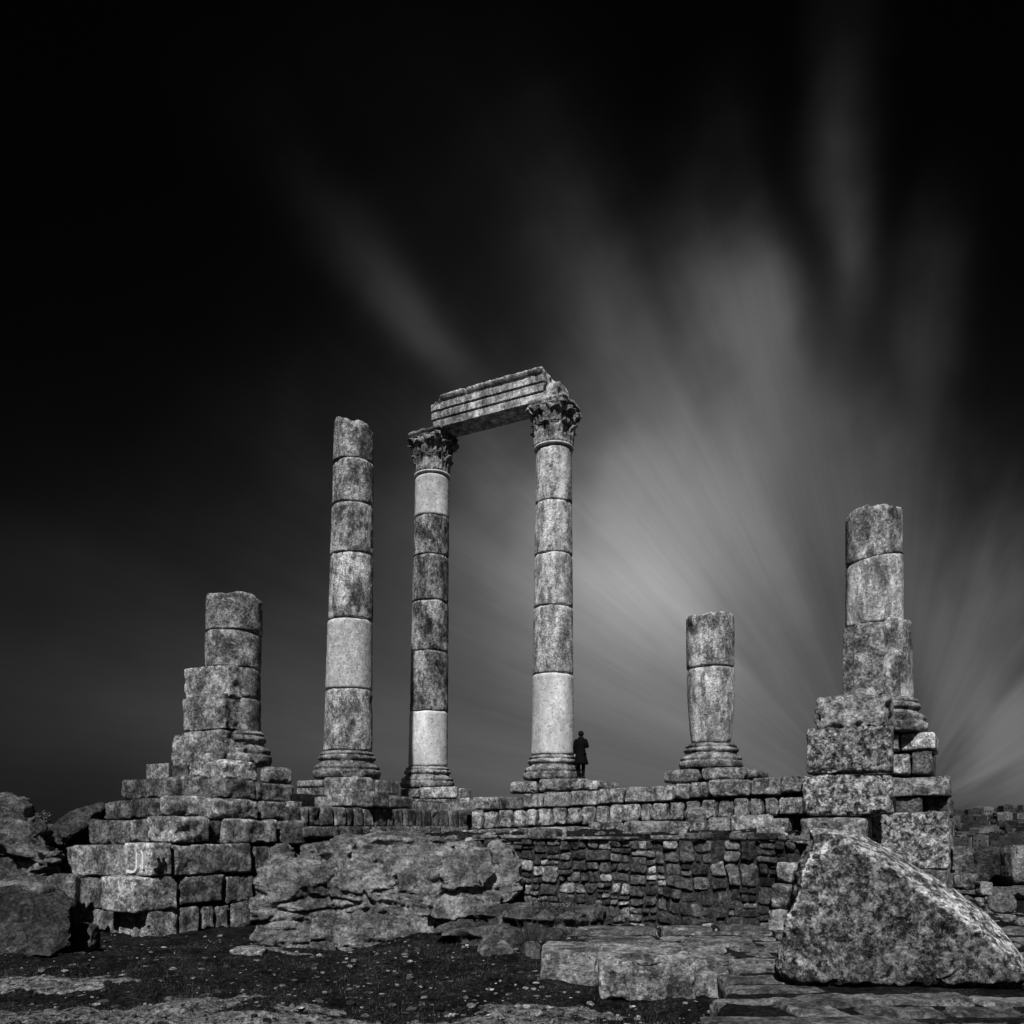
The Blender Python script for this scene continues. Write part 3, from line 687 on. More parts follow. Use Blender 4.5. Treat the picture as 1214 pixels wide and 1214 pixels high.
c5 = column('short two drum column stub standing free to the right of the middle', 'column_stub', 843, 26.8, 909, 880, [880, 789, 725.5], 54, 56, -1, ['druml', 'drum'], broken=.05, seed=11,
            tones={0: 1.0, 1: 1.05})
# its lower drum is worn away towards the foot
for ch in c5[0].children:
    if ch.name.startswith('drum') :
        me = ch.data; z_lo = zat(880, 26.1) - ch.parent.location.z; 
        for v in me.vertices:
            t = (v.co.z - z_lo) / 1.6
            if t < 1:
                k = .80 + .20 * math.sqrt(max(0, min(1, t))); v.co.x *= k; v.co.y *= k
        me.update()
# plinth stones of the stub and of the column next to the person
for x0, x1, y0, y1, tn in ((785, 829, 911, 928, .9), (830, 884, 908, 925, 1.15), (884, 897, 911, 923, .6)):
    cb(pod, x1, 25.95 if x0 < 800 else 25.15 if x0 < 880 else 25.0, x0, x1, y0, y1, dB=1.9, tone=tn, r=.2, res=.06, chips=0, gap=.015)
for x0, x1, y0, y1, tn in ((603, 636, 925, 941, .9), (637, 690, 921.5, 938, 1.1), (690, 708, 924, 936.5, .95)):
    cb(pod, x1, 28.5 if x0 < 620 else 27.7 if x0 < 680 else 27.5, x0, x1, y0, y1, dB=2.0, tone=tn, r=.2, res=.06, chips=0, gap=.015)

# left engaged stump
ls = at(277, HY, 24.0); zb = zat(905, 22.9)
st = empty('engaged_column_stump', (ls.x, ls.y, zb), 'broken stump of a column joined to a square pier, on the stepped left wall', 'column')
drum(st, ls.x, ls.y, zat(864, 23.25) - .2, zat(826, 23.25), .75, .75, M['stone'], tone=.7, seed=41)
drum(st, ls.x, ls.y, zat(826, 23.25) + .02, zat(790, 23.25), .75, .75, M['stone'], tone=.8, seed=42)
drum(st, ls.x, ls.y, zat(790, 23.25) + .02, zat(746, 23.25), .76, .77, M['stone'], tone=.9, seed=43, tilt=(0, 0, -.03, 0))
drum(st, ls.x + .02, ls.y, zat(746, 23.25) + .02, zat(702, 23.25), .78, .76, M['stone'], tone=.95, seed=44, broken=.05, chip=1.5)
lathe(st, ls.x, ls.y, base_profile(zb + .02, zat(864, 23.25), .76), M['base'], 'base', 6, 1.3, .8)
for xc, Z, x0, x1, y0, y1, tn, nm in ((267, 22.85, 214, 292, 820, 864.5, .95, 'pier_block'), (271, 22.95, 217, 294, 785, 826, 1.1, 'pier_block'), (262, 22.75, 201, 297, 864, 907, 1.1, 'pier_foot')):
    cb(st, xc, Z, x0, x1, y0, y1, tone=tn, chips=4, r=.06, rough=1.2, name=nm)

# right stump behind the pier of huge blocks
rs_ = at(1036, HY, 24.0); zb = zat(868, 23.25)
rt = empty('broken_column', (rs_.x, rs_.y, zb), 'tall broken column rising behind the stack of huge blocks on the right', 'column')
lathe(rt, rs_.x + .12, rs_.y, base_profile(zb, zat(826, 23.25), .93), M['base'], 'base', 9, .8, 1.0)
drum(rt, rs_.x + .2, rs_.y, zat(828, 23.25), zat(733, 23.25), .85, .80, M['drum'], tone=.95, seed=51, broken=.04)
drum(rt, rs_.x, rs_.y - .02, zat(738, 23.25) + .02, zat(657, 23.25), .77, .755, M['druml'], tone=.85, seed=52, tilt=(0, 0, .12, 0))
drum(rt, rs_.x, rs_.y, zat(657, 23.25) + .02, zat(600, 23.25), .755, .75, M['drum'], tone=.9, seed=53, broken=.13, tilt=(.12, 0, 0, 0), chip=1.6)
cb(rt, 1012, 23.25, 998, 1012, 741, 828, dB=.9, tone=.6, name='pilaster', r=.06); cb(rt, 1050, 23.1, 1010, 1050, 734, 826, dB=.9, tone=1.0, r=.12, rough=1.2, name='pilaster')

# ------------------------------------------------------------ right wall end: stacked huge blocks
pier = empty('block_pier', (7.0, 18.0, .4), 'stack of huge pitted blocks in front of the tall broken column on the right', 'wall')
PB = dict(mat=M['boulder'])
cb(pier, 1056, 17.6, 963, 1056, 818, 862, dB=1.2, tone=1.15, chips=6, r=.22, rough=2.2, res=.06, mat=M['stone'])
cb(pier, 1058, 17.3, 955, 1061, 857, 915, dB=1.3, tone=1.25, chips=3, r=.10, rough=1.3, res=.055, mat=M['boulder'])
cb(pier, 1060, 17.3, 950, 1062, 915, 967, dB=1.4, tone=1.35, chips=2, r=.16, rough=1.5, res=.055, mat=M['boulder'])
cb(pier, 1126, 17.7, 1024, 1128, 962, 1032, dB=1.5, tone=1.35, chips=1, r=.05, rough=.9, res=.055, mat=M['boulder'])
cb(pier, 1026, 17.2, 947, 1026, 969, 1022, dB=1.4, tone=1.2, chips=3, r=.07, mat=M['stone']); cb(pier, 1000, 15.6, 930, 1000, 990, 1022, dB=1.4, tone=1.15, chips=3, r=.09, mat=M['stone'])
cb(pier, 1020, 14.7, 918, 1020, 1023, 1051, dB=1.6, tone=1.2, chips=2, mat=M['stone']); cb(pier, 1020, 14.6, 913, 1020, 1051, 1082, dB=1.6, tone=1.05, chips=2, mat=M['stone'])
cb(pier, 1020, 14.5, 909, 1020, 1082, 1112, dB=1.6, tone=.95, chips=2, mat=M['stone']); cb(pier, 1125, 17.4, 1022, 1125, 1032, 1090, dB=1.6, tone=.8, mat=M['stone'])
# courses carrying the column
for x0, x1, y0, y1, Z, tn, mt in ((1040, 1066, 868, 890, 22.9, 1.0, 'stone'), (1067, 1109, 867, 888, 22.8, 1.7, 'stone'), (1045, 1078, 893, 918, 22.8, 1.5, 'stone'), (1079, 1106, 888, 919, 22.9, .45, 'stone'),
                                (1052, 1126, 919, 944, 22.2, 1.1, 'stone'), (1058, 1094, 944, 966, 22.6, .5, 'stone'), (1095, 1128, 944, 970, 22.5, .45, 'stone'), (1050, 1130, 968, 1010, 22.4, .6, 'stone'),
                                (985, 1050, 870, 920, 22.9, .6, 'stone'), (950, 1052, 919, 960, 22.6, .5, 'stone')):
    cb(pier, x1, Z, x0, x1, y0, y1, dB=2.4, tone=tn, r=.06, mat=M[mt])
mb = MB()
for a0, a1, b0, b1, zt in ((12.2, 13.4, -4.6, -.2, 2.4), (12.2, 13.3, -4.2, 0.5, 3.2)):
    c = Vector((KX, KY, 0)) + U * ((a0 + a1) / 2) + V * ((b0 + b1) / 2); c.z = zt / 2
    stone_block(mb, c, (U, V, UP), (a1 - a0, b1 - b0, zt), res=.15, tone=1.0)
mb.build('rubble_core', M['mortar'], pier)

# ------------------------------------------------------------ rubble retaining wall
def rubble_wall():
    A0 = Vector((-.9, 18.75, 0)); L = 7.0; z0, z1 = .10, 2.12
    w = empty('rubble_wall', (2.2, 17.0, .2), 'low retaining wall of small rough rubble stones below the podium', 'wall')
    rects = []
    def split(x0, x1, y0, y1, d=0):
        W_, H_ = x1 - x0, y1 - y0; lim = random.choice((.26, .33, .42, .56))
        if W_ < lim and H_ < lim * .8 or (W_ < .24 and H_ < .2): rects.append((x0, x1, y0, y1)); return
        if W_ / max(H_, .01) > random.uniform(.95, 1.45) :
            c = x0 + W_ * random.uniform(.40, .60); split(x0, c, y0, y1, d+1); split(c, x1, y0, y1, d+1)
        else:
            c = y0 + H_ * random.uniform(.40, .60); split(x0, x1, y0, c, d+1); split(x0, x1, c, y1, d+1)
    split(0, L, z0, z1)
    mb = MB()
    for x0, x1, y0, y1 in rects:
        if x1 - x0 < .07 or y1 - y0 < .07: continue
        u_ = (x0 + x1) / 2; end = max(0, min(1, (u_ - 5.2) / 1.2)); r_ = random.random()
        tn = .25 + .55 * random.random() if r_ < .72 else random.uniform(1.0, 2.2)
        tn *= 1 - .62 * end  # painted shade: stone tones darken toward the pier corner
        g_ = random.uniform(.0, .03); c = A0 + U * u_ + V * (.20 + random.uniform(-.04, .05)); c.z = (y0 + y1) / 2
        rot = random.uniform(-.09, .09); ax = (U * math.cos(rot) + UP * math.sin(rot), V, -U * math.sin(rot) + UP * math.cos(rot))
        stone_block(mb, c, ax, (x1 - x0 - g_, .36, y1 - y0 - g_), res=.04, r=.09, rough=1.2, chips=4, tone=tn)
    for q in mb.v:
        al = (q - np.array(A0)) @ np.array(U); n_ = np.stack([al, q[:, 2], 0 * al], -1)
        sh = .16 * fbm(n_, 1.1, 3, .6, 201); q[:, 0] += U.x * sh; q[:, 1] += U.y * sh
        q[:, 2] += .11 * fbm(n_, 1.2, 3, .6, 202) * ss(q[:, 2], .1, .5) * (1 - .7 * ss(q[:, 2], 1.8, 2.1))
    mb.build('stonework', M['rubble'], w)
    mb = MB(); c = A0 + U * (L / 2) + V * .34; c.z = (z1 - .05) / 2
    stone_block(mb, c, (U, V, UP), (L, .5, z1 - .05), res=.07, tone=1.0, chips=0); mb.build('mortar_bed', M['mortar2'], w)
    x = 0
    while x < L:   # uneven flat stones along the top
        d = random.uniform(.18, .8); h = random.choice((.06, .09, .14, .22))
        if random.random() < .22: x += d * .6; continue
        c = A0 + U * (x + d / 2) + V * .28; c.z = 2.12 + h / 2
        mb = MB(); stone_block(mb, c, (U, V, UP), (d - .03, .6, h), res=.05, r=.04, chips=3, tone=random.uniform(.5, 1.25) * (1 - .6 * max(0, min(1, (x - 5) / 1.2)))); mb.build('coping_stone', M['stone'], w)  # coping tones carry the same painted shade near the pier
        x += d
rubble_wall()

# ------------------------------------------------------------ architrave
def architrave():
    zc = zat(505, 31.0); pL = Vector((c2[1].x + c2[2][0] * (zc - c2[3]), c2[1].y, 0)); zc3 = zat(466, 28.6)
    pR = Vector((c3[1].x + c3[2][0] * (zc3 - c3[3]), c3[1].y, 0))
    D = (pR - pL); L0 = D.length; D.normalize(); Nf = Vector((D.y, -D.x, 0)); Nf = Nf if Nf.y < 0 else -Nf  # towards camera
    zL, zR = zc + .0, zc3 + .0
    hw = .58
    prof = [(-.50, 0), (.50, 0), (.50, .27), (.515, .30), (.54, .32), (.54, .58), (.555, .61), (.58, .63), (.58, .86), (.60, .89), (.64, .93), (.68, .99), (.70, 1.04), (.68, 1.07), (-.55, 1.07)]
    pr = []
    for (a, b), (c, d) in zip(prof, prof[1:] + prof[:1]):
        k = max(1, int(math.hypot(c - a, d - b) / .018))
        for i in range(k): pr.append((a + (c - a) * i / k, b + (d - b) * i / k))
    pr = np.array(pr); m = len(pr); s0, s1 = .30, L0 - .16; n = 200
    o = empty('architrave', tuple(pL + D * (L0 / 2) + UP * zc), 'carved stone beam with three bands bridging the two capitals', 'lintel')
    S = np.linspace(s0, s1, n); SS, I = np.meshgrid(S, np.arange(m), indexing='ij'); SS = SS.ravel(); I = I.ravel()
    a, b = pr[I, 0].copy(), pr[I, 1].copy()
    tt = (SS - s0) / (s1 - s0)
    # crown moulding lost at the left, ragged top edge
    O = np.stack([SS, a, b], -1)
    lost = np.clip((.20 - tt + .30 * fbm(O * [1, 0, 0], 2.6, 4, .7, 3)) / .10, 0, 1)
    cut = .98 - .16 * np.clip((.22 - tt) / .2, 0, 1) + .07 * fbm(O * [1, 1, 0], 2.5, 4, .6, 4)
    b = np.where(b > .87, b * (1 - lost) + np.minimum(b, cut) * lost, b); a = np.where((b > .8) & (a > .58), a * (1 - lost) + .575 * lost, a)
    b = b + (b > 1.0) * .03 * fbm(O, 6, 3, .6, 5)
    endL = np.exp(-((SS - s0) / .1) ** 2); endR = np.exp(-((SS - s1) / .08) ** 2)
    er = .015 * fbm(O, 3, 3, .5, 6) + .012 * fbm(O, 14, 3, .6, 7) - .09 * np.clip(fbm(O, 2.6, 3, .6, 8) - .28, 0, 1)
    cx_, cz_ = .02, .55; da, db = a - cx_, b - cz_; ln = np.hypot(da, db) + 1e-6
    # bead rows are carved between the bands
    bead = (.03 * np.sin(SS * 2 * np.pi / .15) - .05) * (((b > .262) & (b < .312)) | ((b > .572) & (b < .622))) * (a > .3)
    under = (b < .002)
    a = a + er * da / ln + bead - .04 * (endL * np.sign(da)) ; b = b + er * db / ln * (~under)
    SS = SS + endL * .12 * fbm(O * [0, 1, 1], 2.2, 3, .6, 9) + endR * .06 * fbm(O * [0, 1, 1], 2.5, 3, .6, 10)
    t2 = SS / L0
    X = pL.x + D.x * SS + Nf.x * a; Y = pL.y + D.y * SS + Nf.y * a; Zz = zL + (zR - zL) * t2 + b
    W = np.stack([X, Y, Zz], -1); fs = []
    for i in range(n - 1):
        for j in range(m): k = (j + 1) % m; fs.append((i*m + j, (i+1)*m + j, (i+1)*m + k, i*m + k))
    Vx = [W]; base = len(W)
    for row, sg in ((0, 1), (n - 1, -1)):
        prev = np.arange(m) + row * m
        for q in (.85, .6, .3):
            src = W[row*m:(row+1)*m]; ctr = src.mean(0); pts = ctr + (src - ctr) * q
            pts += np.array(list(D)) * (sg * .09 * vn(pts * 4.0 + q, 6))[:, None]
            Vx.append(pts); cur = np.arange(m) + base; base += m
            for j in range(m):
                k = (j + 1) % m; fs.append((prev[j], prev[k], cur[k], cur[j]) if sg > 0 else (prev[k], prev[j], cur[j], cur[k]))
            prev = cur
        fs.append(tuple(prev) if sg > 0 else tuple(prev[::-1]))
    mb = MB(); mb.add(np.concatenate(Vx), fs, 1.0); mb.build('fascia_beam', M['druml'], o)
    # broken rear block of the beam still sitting over the right capital
    c = pR - Nf * .08 + D * .10; c.z = zR + .30
    mb = MB(); stone_block(mb, c, (D, Nf, UP), (.55, .95, .58), res=.04, r=.12, chips=8, rough=2.4, tone=1.0); mb.build('broken_end_block', M['druml'], o)
architrave()

# ------------------------------------------------------------ natural rock
def disp_rock(str_=1.0, seed=0, strata=1.0):
    def f_(P, Nn):
        Q = P + seed * 3.7
        W = Q + .30 * np.stack([fbm(Q, .8, 2, .5, 4), fbm(Q, .8, 2, .5, 5), fbm(Q, .8, 2, .5, 6)], -1)
        d = .14 * fbm(Q, .55, 3, .5, 1) + .10 * fbm(Q, 1.7, 4, .55, 2) + .045 * fbm(Q, 6, 3, .6, 3) + .022 * fbm(Q, 20, 2, .6, 33)
        # broken facets: blocky steps between joints
        f1 = fbm(W * [.8, .8, 1.4], 1.1, 1, .5, 71); d += .22 * (np.floor(f1 * 5) / 5 - f1 * .6)
        d -= .20 * strata * np.exp(-(fbm(W * [.40, .40, 2.2], .62, 2, .5, 7) / .028) ** 2) + .14 * strata * np.exp(-(fbm(W * [1.1, 1.1, .45], .7, 2, .5, 8) / .022) ** 2)
        lay = fbm(W * [.22, .22, 1.0], 3.2, 2, .5, 9); d += .085 * strata * np.tanh(lay * 12)
        d -= .12 * np.clip(fbm(Q, 3.2, 3, .6, 15) - .25, 0, 1)
        return d * str_
    return f_
def disp_boulder(seed=0, s=1.0):
    def f_(P, Nn):
        Q = P + seed * 5.1; Wq = Q + .3 * np.stack([fbm(Q, 1.1, 2, .5, 4), fbm(Q, 1.1, 2, .5, 5), fbm(Q, 1.1, 2, .5, 6)], -1)
        return s * (.10 * fbm(Q, .7, 3, .5, 1) + .06 * fbm(Q, 2.6, 3, .55, 2) - .12 * np.clip(fbm(Q, 4.0, 3, .6, 3) - .08, 0, 1) + .045 * fbm(Q, 9, 3, .7, 4) + .022 * fbm(Q, 26, 2, .6, 6) - .06 * np.exp(-(fbm(Wq, .7, 1, .5, 8) / .014) ** 2))
    return f_
def hull(front, depth, dirv=None, shrink=.92, dz=0.0):
    """front: (px,py,Z) outline; a back copy set depth metres behind gives the rock its thickness"""
    pts = [at(*p) for p in front]; c = sum(pts, Vector()) / len(pts); dirv = dirv or (c.x / c.y, 1, 0); dv = Vector(dirv).normalized() * depth
    return [tuple(p) for p in pts] + [tuple(c + (p - c) * shrink + dv + Vector((0, 0, dz))) for p in pts]
def rock_tone(lo=.8, hi=1.15, seed=0):
    return lambda P, Nn: lo + (hi - lo) * (.5 + .5 * fbm(P + seed, .9, 3, .5, 5))

def strata(P0_, P1_, layers, depth, seed, jit=.12, piece=(.7, 1.9)):
    """bedrock broken into layers and joints: every layer a row of irregular pieces along P0-P1; layers = (z0, z1, setback, start, end)"""
    rs = random.Random(seed); D_ = (P1_ - P0_); L = D_.length; D_ = D_.normalized(); Nn = Vector((-D_.y, D_.x, 0)); out = []
    for z0, z1, sb, t0, t1 in layers:
        x = t0 * L
        while x < t1 * L - .1:
            w = min(rs.uniform(*piece), t1 * L - x + .15); off = sb + rs.uniform(-jit, jit) * 1.3
            pts = []
            for k in range(7):          # irregular plan outline, different at foot and top
                pass
            a, b_ = x, x + w; bev = rs.uniform(.04, .22)
            dz0, dz1 = rs.uniform(-.03, .03), rs.uniform(-.10, .08)
            for (xx, yy, zz) in ((a + rs.uniform(-.02, .10), off + bev * rs.random(), z0 + dz0), (a + w * rs.uniform(.3, .7), off - rs.uniform(0, .16), z0 + dz0), (b_ - rs.uniform(-.02, .10), off + bev * rs.random(), z0 + dz0),
                                 (a + rs.uniform(0, .14), off + bev, z1 + dz1 - rs.uniform(0, .10)), (a + w * rs.uniform(.3, .7), off + rs.uniform(-.05, .10), z1 + dz1), (b_ - rs.uniform(0, .14), off + bev, z1 + dz1 - rs.uniform(0, .10)),
                                 (a, off - rs.uniform(0, .10), z0 + (z1 - z0) * rs.uniform(.35, .75)), (b_, off - rs.uniform(0, .10), z0 + (z1 - z0) * rs.uniform(.35, .75)),
                                 (a, off + depth, z0), (b_, off + depth, z0), (a, off + depth, z1 + dz1 * .5), (b_, off + depth, z1 + dz1 * .5)):
                p = P0_ + D_ * xx + Nn * yy; pts.append((p.x, p.y, zz))
            out.append(pts); x += w * rs.uniform(.93, 1.0)
    return out
def disp_layer(seed=0, s=1.0):
    def f_(P, Nn):
        Q = P + seed * 3.7
        d = .05 * fbm(Q, 1.1, 3, .5, 1) + .045 * fbm(Q, 3.2, 4, .6, 2) + .022 * fbm(Q, 11, 3, .65, 3)
        d += .022 * np.tanh(10 * fbm(Q * [.3, .3, 1.0], 7.0, 2, .5, 9)) - .10 * np.clip(fbm(Q, 3.0, 3, .6, 15) - .22, 0, 1)
        W = Q + .22 * np.stack([fbm(Q, 1.0, 2, .5, 4), fbm(Q, 1.0, 2, .5, 5), fbm(Q, 1.0, 2, .5, 6)], -1)
        d -= .10 * np.exp(-(fbm(W * [1, 1, .5], .9, 2, .5, 8) / .018) ** 2) + .065 * np.exp(-(fbm(W * [.35, .35, 2.0], 1.0, 2, .5, 28) / .025) ** 2)
        return d * s
    return f_
pa, pb = at(293, HY, 17.1), at(612, HY, 16.9); pa.z = pb.z = 0
hs = strata(pa, pb, ((-.25, .62, .02, .02, .74), (.50, 1.05, -.04, .0, .86), (.90, 1.50, .02, .02, .93), (1.36, 1.76, .28, .05, .97), (1.68, 1.98, .95, .14, .80), (1.95, 2.22, 1.7, .22, .74)), 3.2, 12, .07)
hs += [hull([(520, 1052, 16.7), (524, 1022, 17.0), (548, 1006, 17.6), (582, 1008, 17.3), (590, 1030, 16.9), (572, 1052, 16.6)], 2.2),
       hull([(560, 1070, 16.8), (566, 1030, 17.2), (584, 1000, 17.9), (606, 1006, 17.5), (617, 1026, 17.2), (620, 1052, 16.9), (606, 1070, 16.8)], 2.2),
       hull([(500, 1088, 16.7), (506, 1056, 16.8), (560, 1050, 16.8), (596, 1062, 16.7), (590, 1078, 16.7), (550, 1090, 16.6)], 1.6),
       hull([(310, 1035, 17.6), (322, 1006, 17.9), (342, 1000, 18.4), (358, 1026, 18.0)], 1.4),
       hull([(500, 1022, 18.0), (512, 1004, 18.3), (556, 1000, 18.6), (578, 1012, 18.2), (560, 1028, 17.6)], 1.8),
       hull([(425, 1010, 19.0), (430, 992, 19.3), (462, 986, 19.6), (498, 989, 19.4), (520, 1004, 19.0)], 1.5)]
tag(remesh('rock_outcrop', hs, .036, disp_layer(1, 1.35), M['rock'], smooth=1, tone=rock_tone(.5, 1.45)), 'large cracked bedrock outcrop with layered ledges in front of the two left columns', 'rock')
pa, pb = at(500, HY, 16.4), at(648, HY, 14.8); pa.z = pb.z = 0
hs = strata(pa, pb, ((-.2, .36, -.1, .25, 1.0), (.30, .62, .1, .1, 1.0), (.58, .80, .5, .3, 1.0)), 1.8, 5)
tag(remesh('bedrock_ledge', hs, .04, disp_layer(3), M['rock'], smooth=1, tone=rock_tone(.3, .7)), 'low dark rock ledge below the right end of the big outcrop', 'rock')
hs = [hull([(565, 1128, 14.6), (575, 1114, 14.7), (598, 1115, 14.6), (611, 1130, 14.4), (606, 1148, 14.3), (585, 1146, 14.3)], .7)]
tag(remesh('boulder', hs, .03, disp_boulder(3, .6), M['rock'], tone=lambda P, n: 1.0), 'small rounded boulder lying before the low dark rock ledge', 'boulder')
# giant boulder on the right
_front = [(926, 1140, 10.1), (934, 1095, 10.1), (948, 1050, 10.2), (962, 992, 10.4), (968, 986, 10.4), (994, 990, 10.3), (1018, 1006, 10.2), (1048, 1028, 10.1), (1066, 1040, 10.05), (1092, 1050, 10.0), (1116, 1066, 9.9), (1160, 1100, 9.7),
          (1184, 1126, 9.6), (1214, 1154, 9.5), (1222, 1165, 9.5), (1150, 1160, 9.6), (1040, 1164, 9.7), (965, 1158, 9.8), (934, 1152, 9.9)]
_ridge = [(958, 981, 10.8), (975, 979, 10.9), (1002, 983, 10.9), (1033, 993, 10.9), (1058, 1008, 10.8), (1080, 1025, 10.6), (1102, 1038, 10.5), (1130, 1052, 10.4), (1172, 1082, 10.2), (1196, 1112, 10.0), (1222, 1146, 9.9)]
def _pts(L): return [tuple(at(*p)) for p in L]
_back = [(p[0] + .45, p[1] + 1.1, min(p[2], 1.9) - .30) for p in _pts(_ridge)]
_foot = [(3.5, 10.9, .25), (6.3, 10.4, .25), (6.6, 11.8, .25), (3.9, 12.0, .25), (3.4, 10.45, .46), (6.2, 10.05, .46)]
hs = [_pts(_front) + _pts(_ridge) + _back + _foot]
def big_d(P, Nn):
    d = disp_boulder(9, 1.25)(P, Nn) + .05 * fbm(P, 1.2, 2, .5, 77)
    return d * (1 - .8 * ss(Nn[:, 2], .30, .55))
tag(remesh('giant_boulder', hs, .03, big_d, M['boulder'], smooth=1, tone=lambda P, n: .62 + 2.2 * ss(n[:, 2], .30, .46) * (1 - .45 * (.5 + .5 * fbm(P, 3, 3, .5, 5)))),  # upward faces lightened: pale fresh cut plus a painted highlight
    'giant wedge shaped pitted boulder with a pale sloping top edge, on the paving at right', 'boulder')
# rocks at the left edge
hs = [hull([(-40, 1050, 18.5), (-40, 950, 18.5), (10, 951, 18.5), (32, 966, 18.3), (52, 985, 18.0), (70, 1015, 17.6), (60, 1048, 17.5)], 2.5)]
tag(remesh('craggy_rock', hs, .06, disp_rock(1.25, 5, 1.4), M['rock'], smooth=1, tone=rock_tone(.35, .95)), 'tall craggy dark rock mass at the left edge of the ruin', 'rock')
hs = [hull([(50, 1003, 19.4), (52, 985, 19.6), (75, 969, 20.0), (103, 958, 20.4), (122, 954, 20.6), (122, 968, 20.6), (100, 972, 20.2), (76, 983, 19.8), (74, 1003, 19.4)], 1.6),
      hull([(60, 990, 20.4), (122, 956, 21.4), (122, 1003, 20.8), (62, 1003, 20.0)], 1.2)]
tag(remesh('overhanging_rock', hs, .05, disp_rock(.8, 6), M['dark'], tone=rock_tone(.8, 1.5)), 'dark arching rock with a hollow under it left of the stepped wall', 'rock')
hs = [hull([(-40, 1135, 14.8), (-38, 1068, 15.0), (20, 1060, 15.2), (80, 1063, 15.4), (87, 1070, 15.2), (86, 1122, 14.8), (60, 1134, 14.6), (10, 1136, 14.6)], 1.6, dz=.12)]
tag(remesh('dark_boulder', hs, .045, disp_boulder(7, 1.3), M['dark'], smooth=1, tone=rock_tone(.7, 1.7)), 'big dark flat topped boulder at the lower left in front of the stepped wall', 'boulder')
hs = [hull([(-30, 1075, 15.8), (-30, 1058, 16.2), (25, 1042, 17.0), (60, 1042, 17.6), (70, 1058, 17.0), (20, 1062, 16.2)], 1.2)]
tag(remesh('leaning_slab', hs, .045, disp_rock(.5, 8), M['rock'], tone=rock_tone(.5, .9)), 'flat leaning rock slab on top of the dark boulder at left', 'rock')
hs = [hull([(-40, 1058, 17.4), (-40, 1035, 17.4), (30, 1030, 17.6), (55, 1042, 17.4), (62, 1058, 17.2)], 1.5)]
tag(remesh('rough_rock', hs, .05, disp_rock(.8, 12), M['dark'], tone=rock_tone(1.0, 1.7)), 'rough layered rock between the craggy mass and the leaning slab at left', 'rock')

# fallen ashlars at the edge of the paving
def ashlar(label, xc, Zc, x0, x1, y0, y1, yaw, depth, tone, mat='stone', **k):
    C = at(xc, HY, Zc); C.z = 0; ca, sa = math.cos(R(yaw)), math.sin(R(yaw)); u = Vector((ca, sa, 0)); v = Vector((-sa, ca, 0))
    a = (C - ray_on(x0, C, u)).length; z1, z0 = zat(y0, Zc), zat(y1, Zc)
    ce = C - u * (a / 2) + v * (depth / 2); ce.z = (z0 + z1) / 2
    mb = MB(); stone_block(mb, ce, (u, v, UP), (a, depth, z1 - z0), res=.042, tone=tone, **k)
    return tag(mb.build('fallen_block', M[mat]), label, 'stone block')
ashlar('pale pitted stone block, left one of the row along the paving edge', 712, 12.1, 642, 712, 1131, 1174, -3, 1.5, 1.0, r=.10, chips=0, rough=1.5, seed=77)
ashlar('large pale stone block in the middle of the row along the paving edge', 826, 11.5, 711, 826, 1137, 1189, -4, 2.0, 1.1, r=.09, chips=1, rough=1.6, pit=.05, seed=31)
ashlar('small squared stone block at the right end of the row, touching the paving', 872, 11.6, 824, 872, 1138, 1186, -2, 1.8, .9, r=.05, chips=0)
ashlar('long low slab lying at the foot of the rubble wall', 780, 14.4, 690, 780, 1110, 1126, -2, .7, 1.0, r=.08, chips=3)

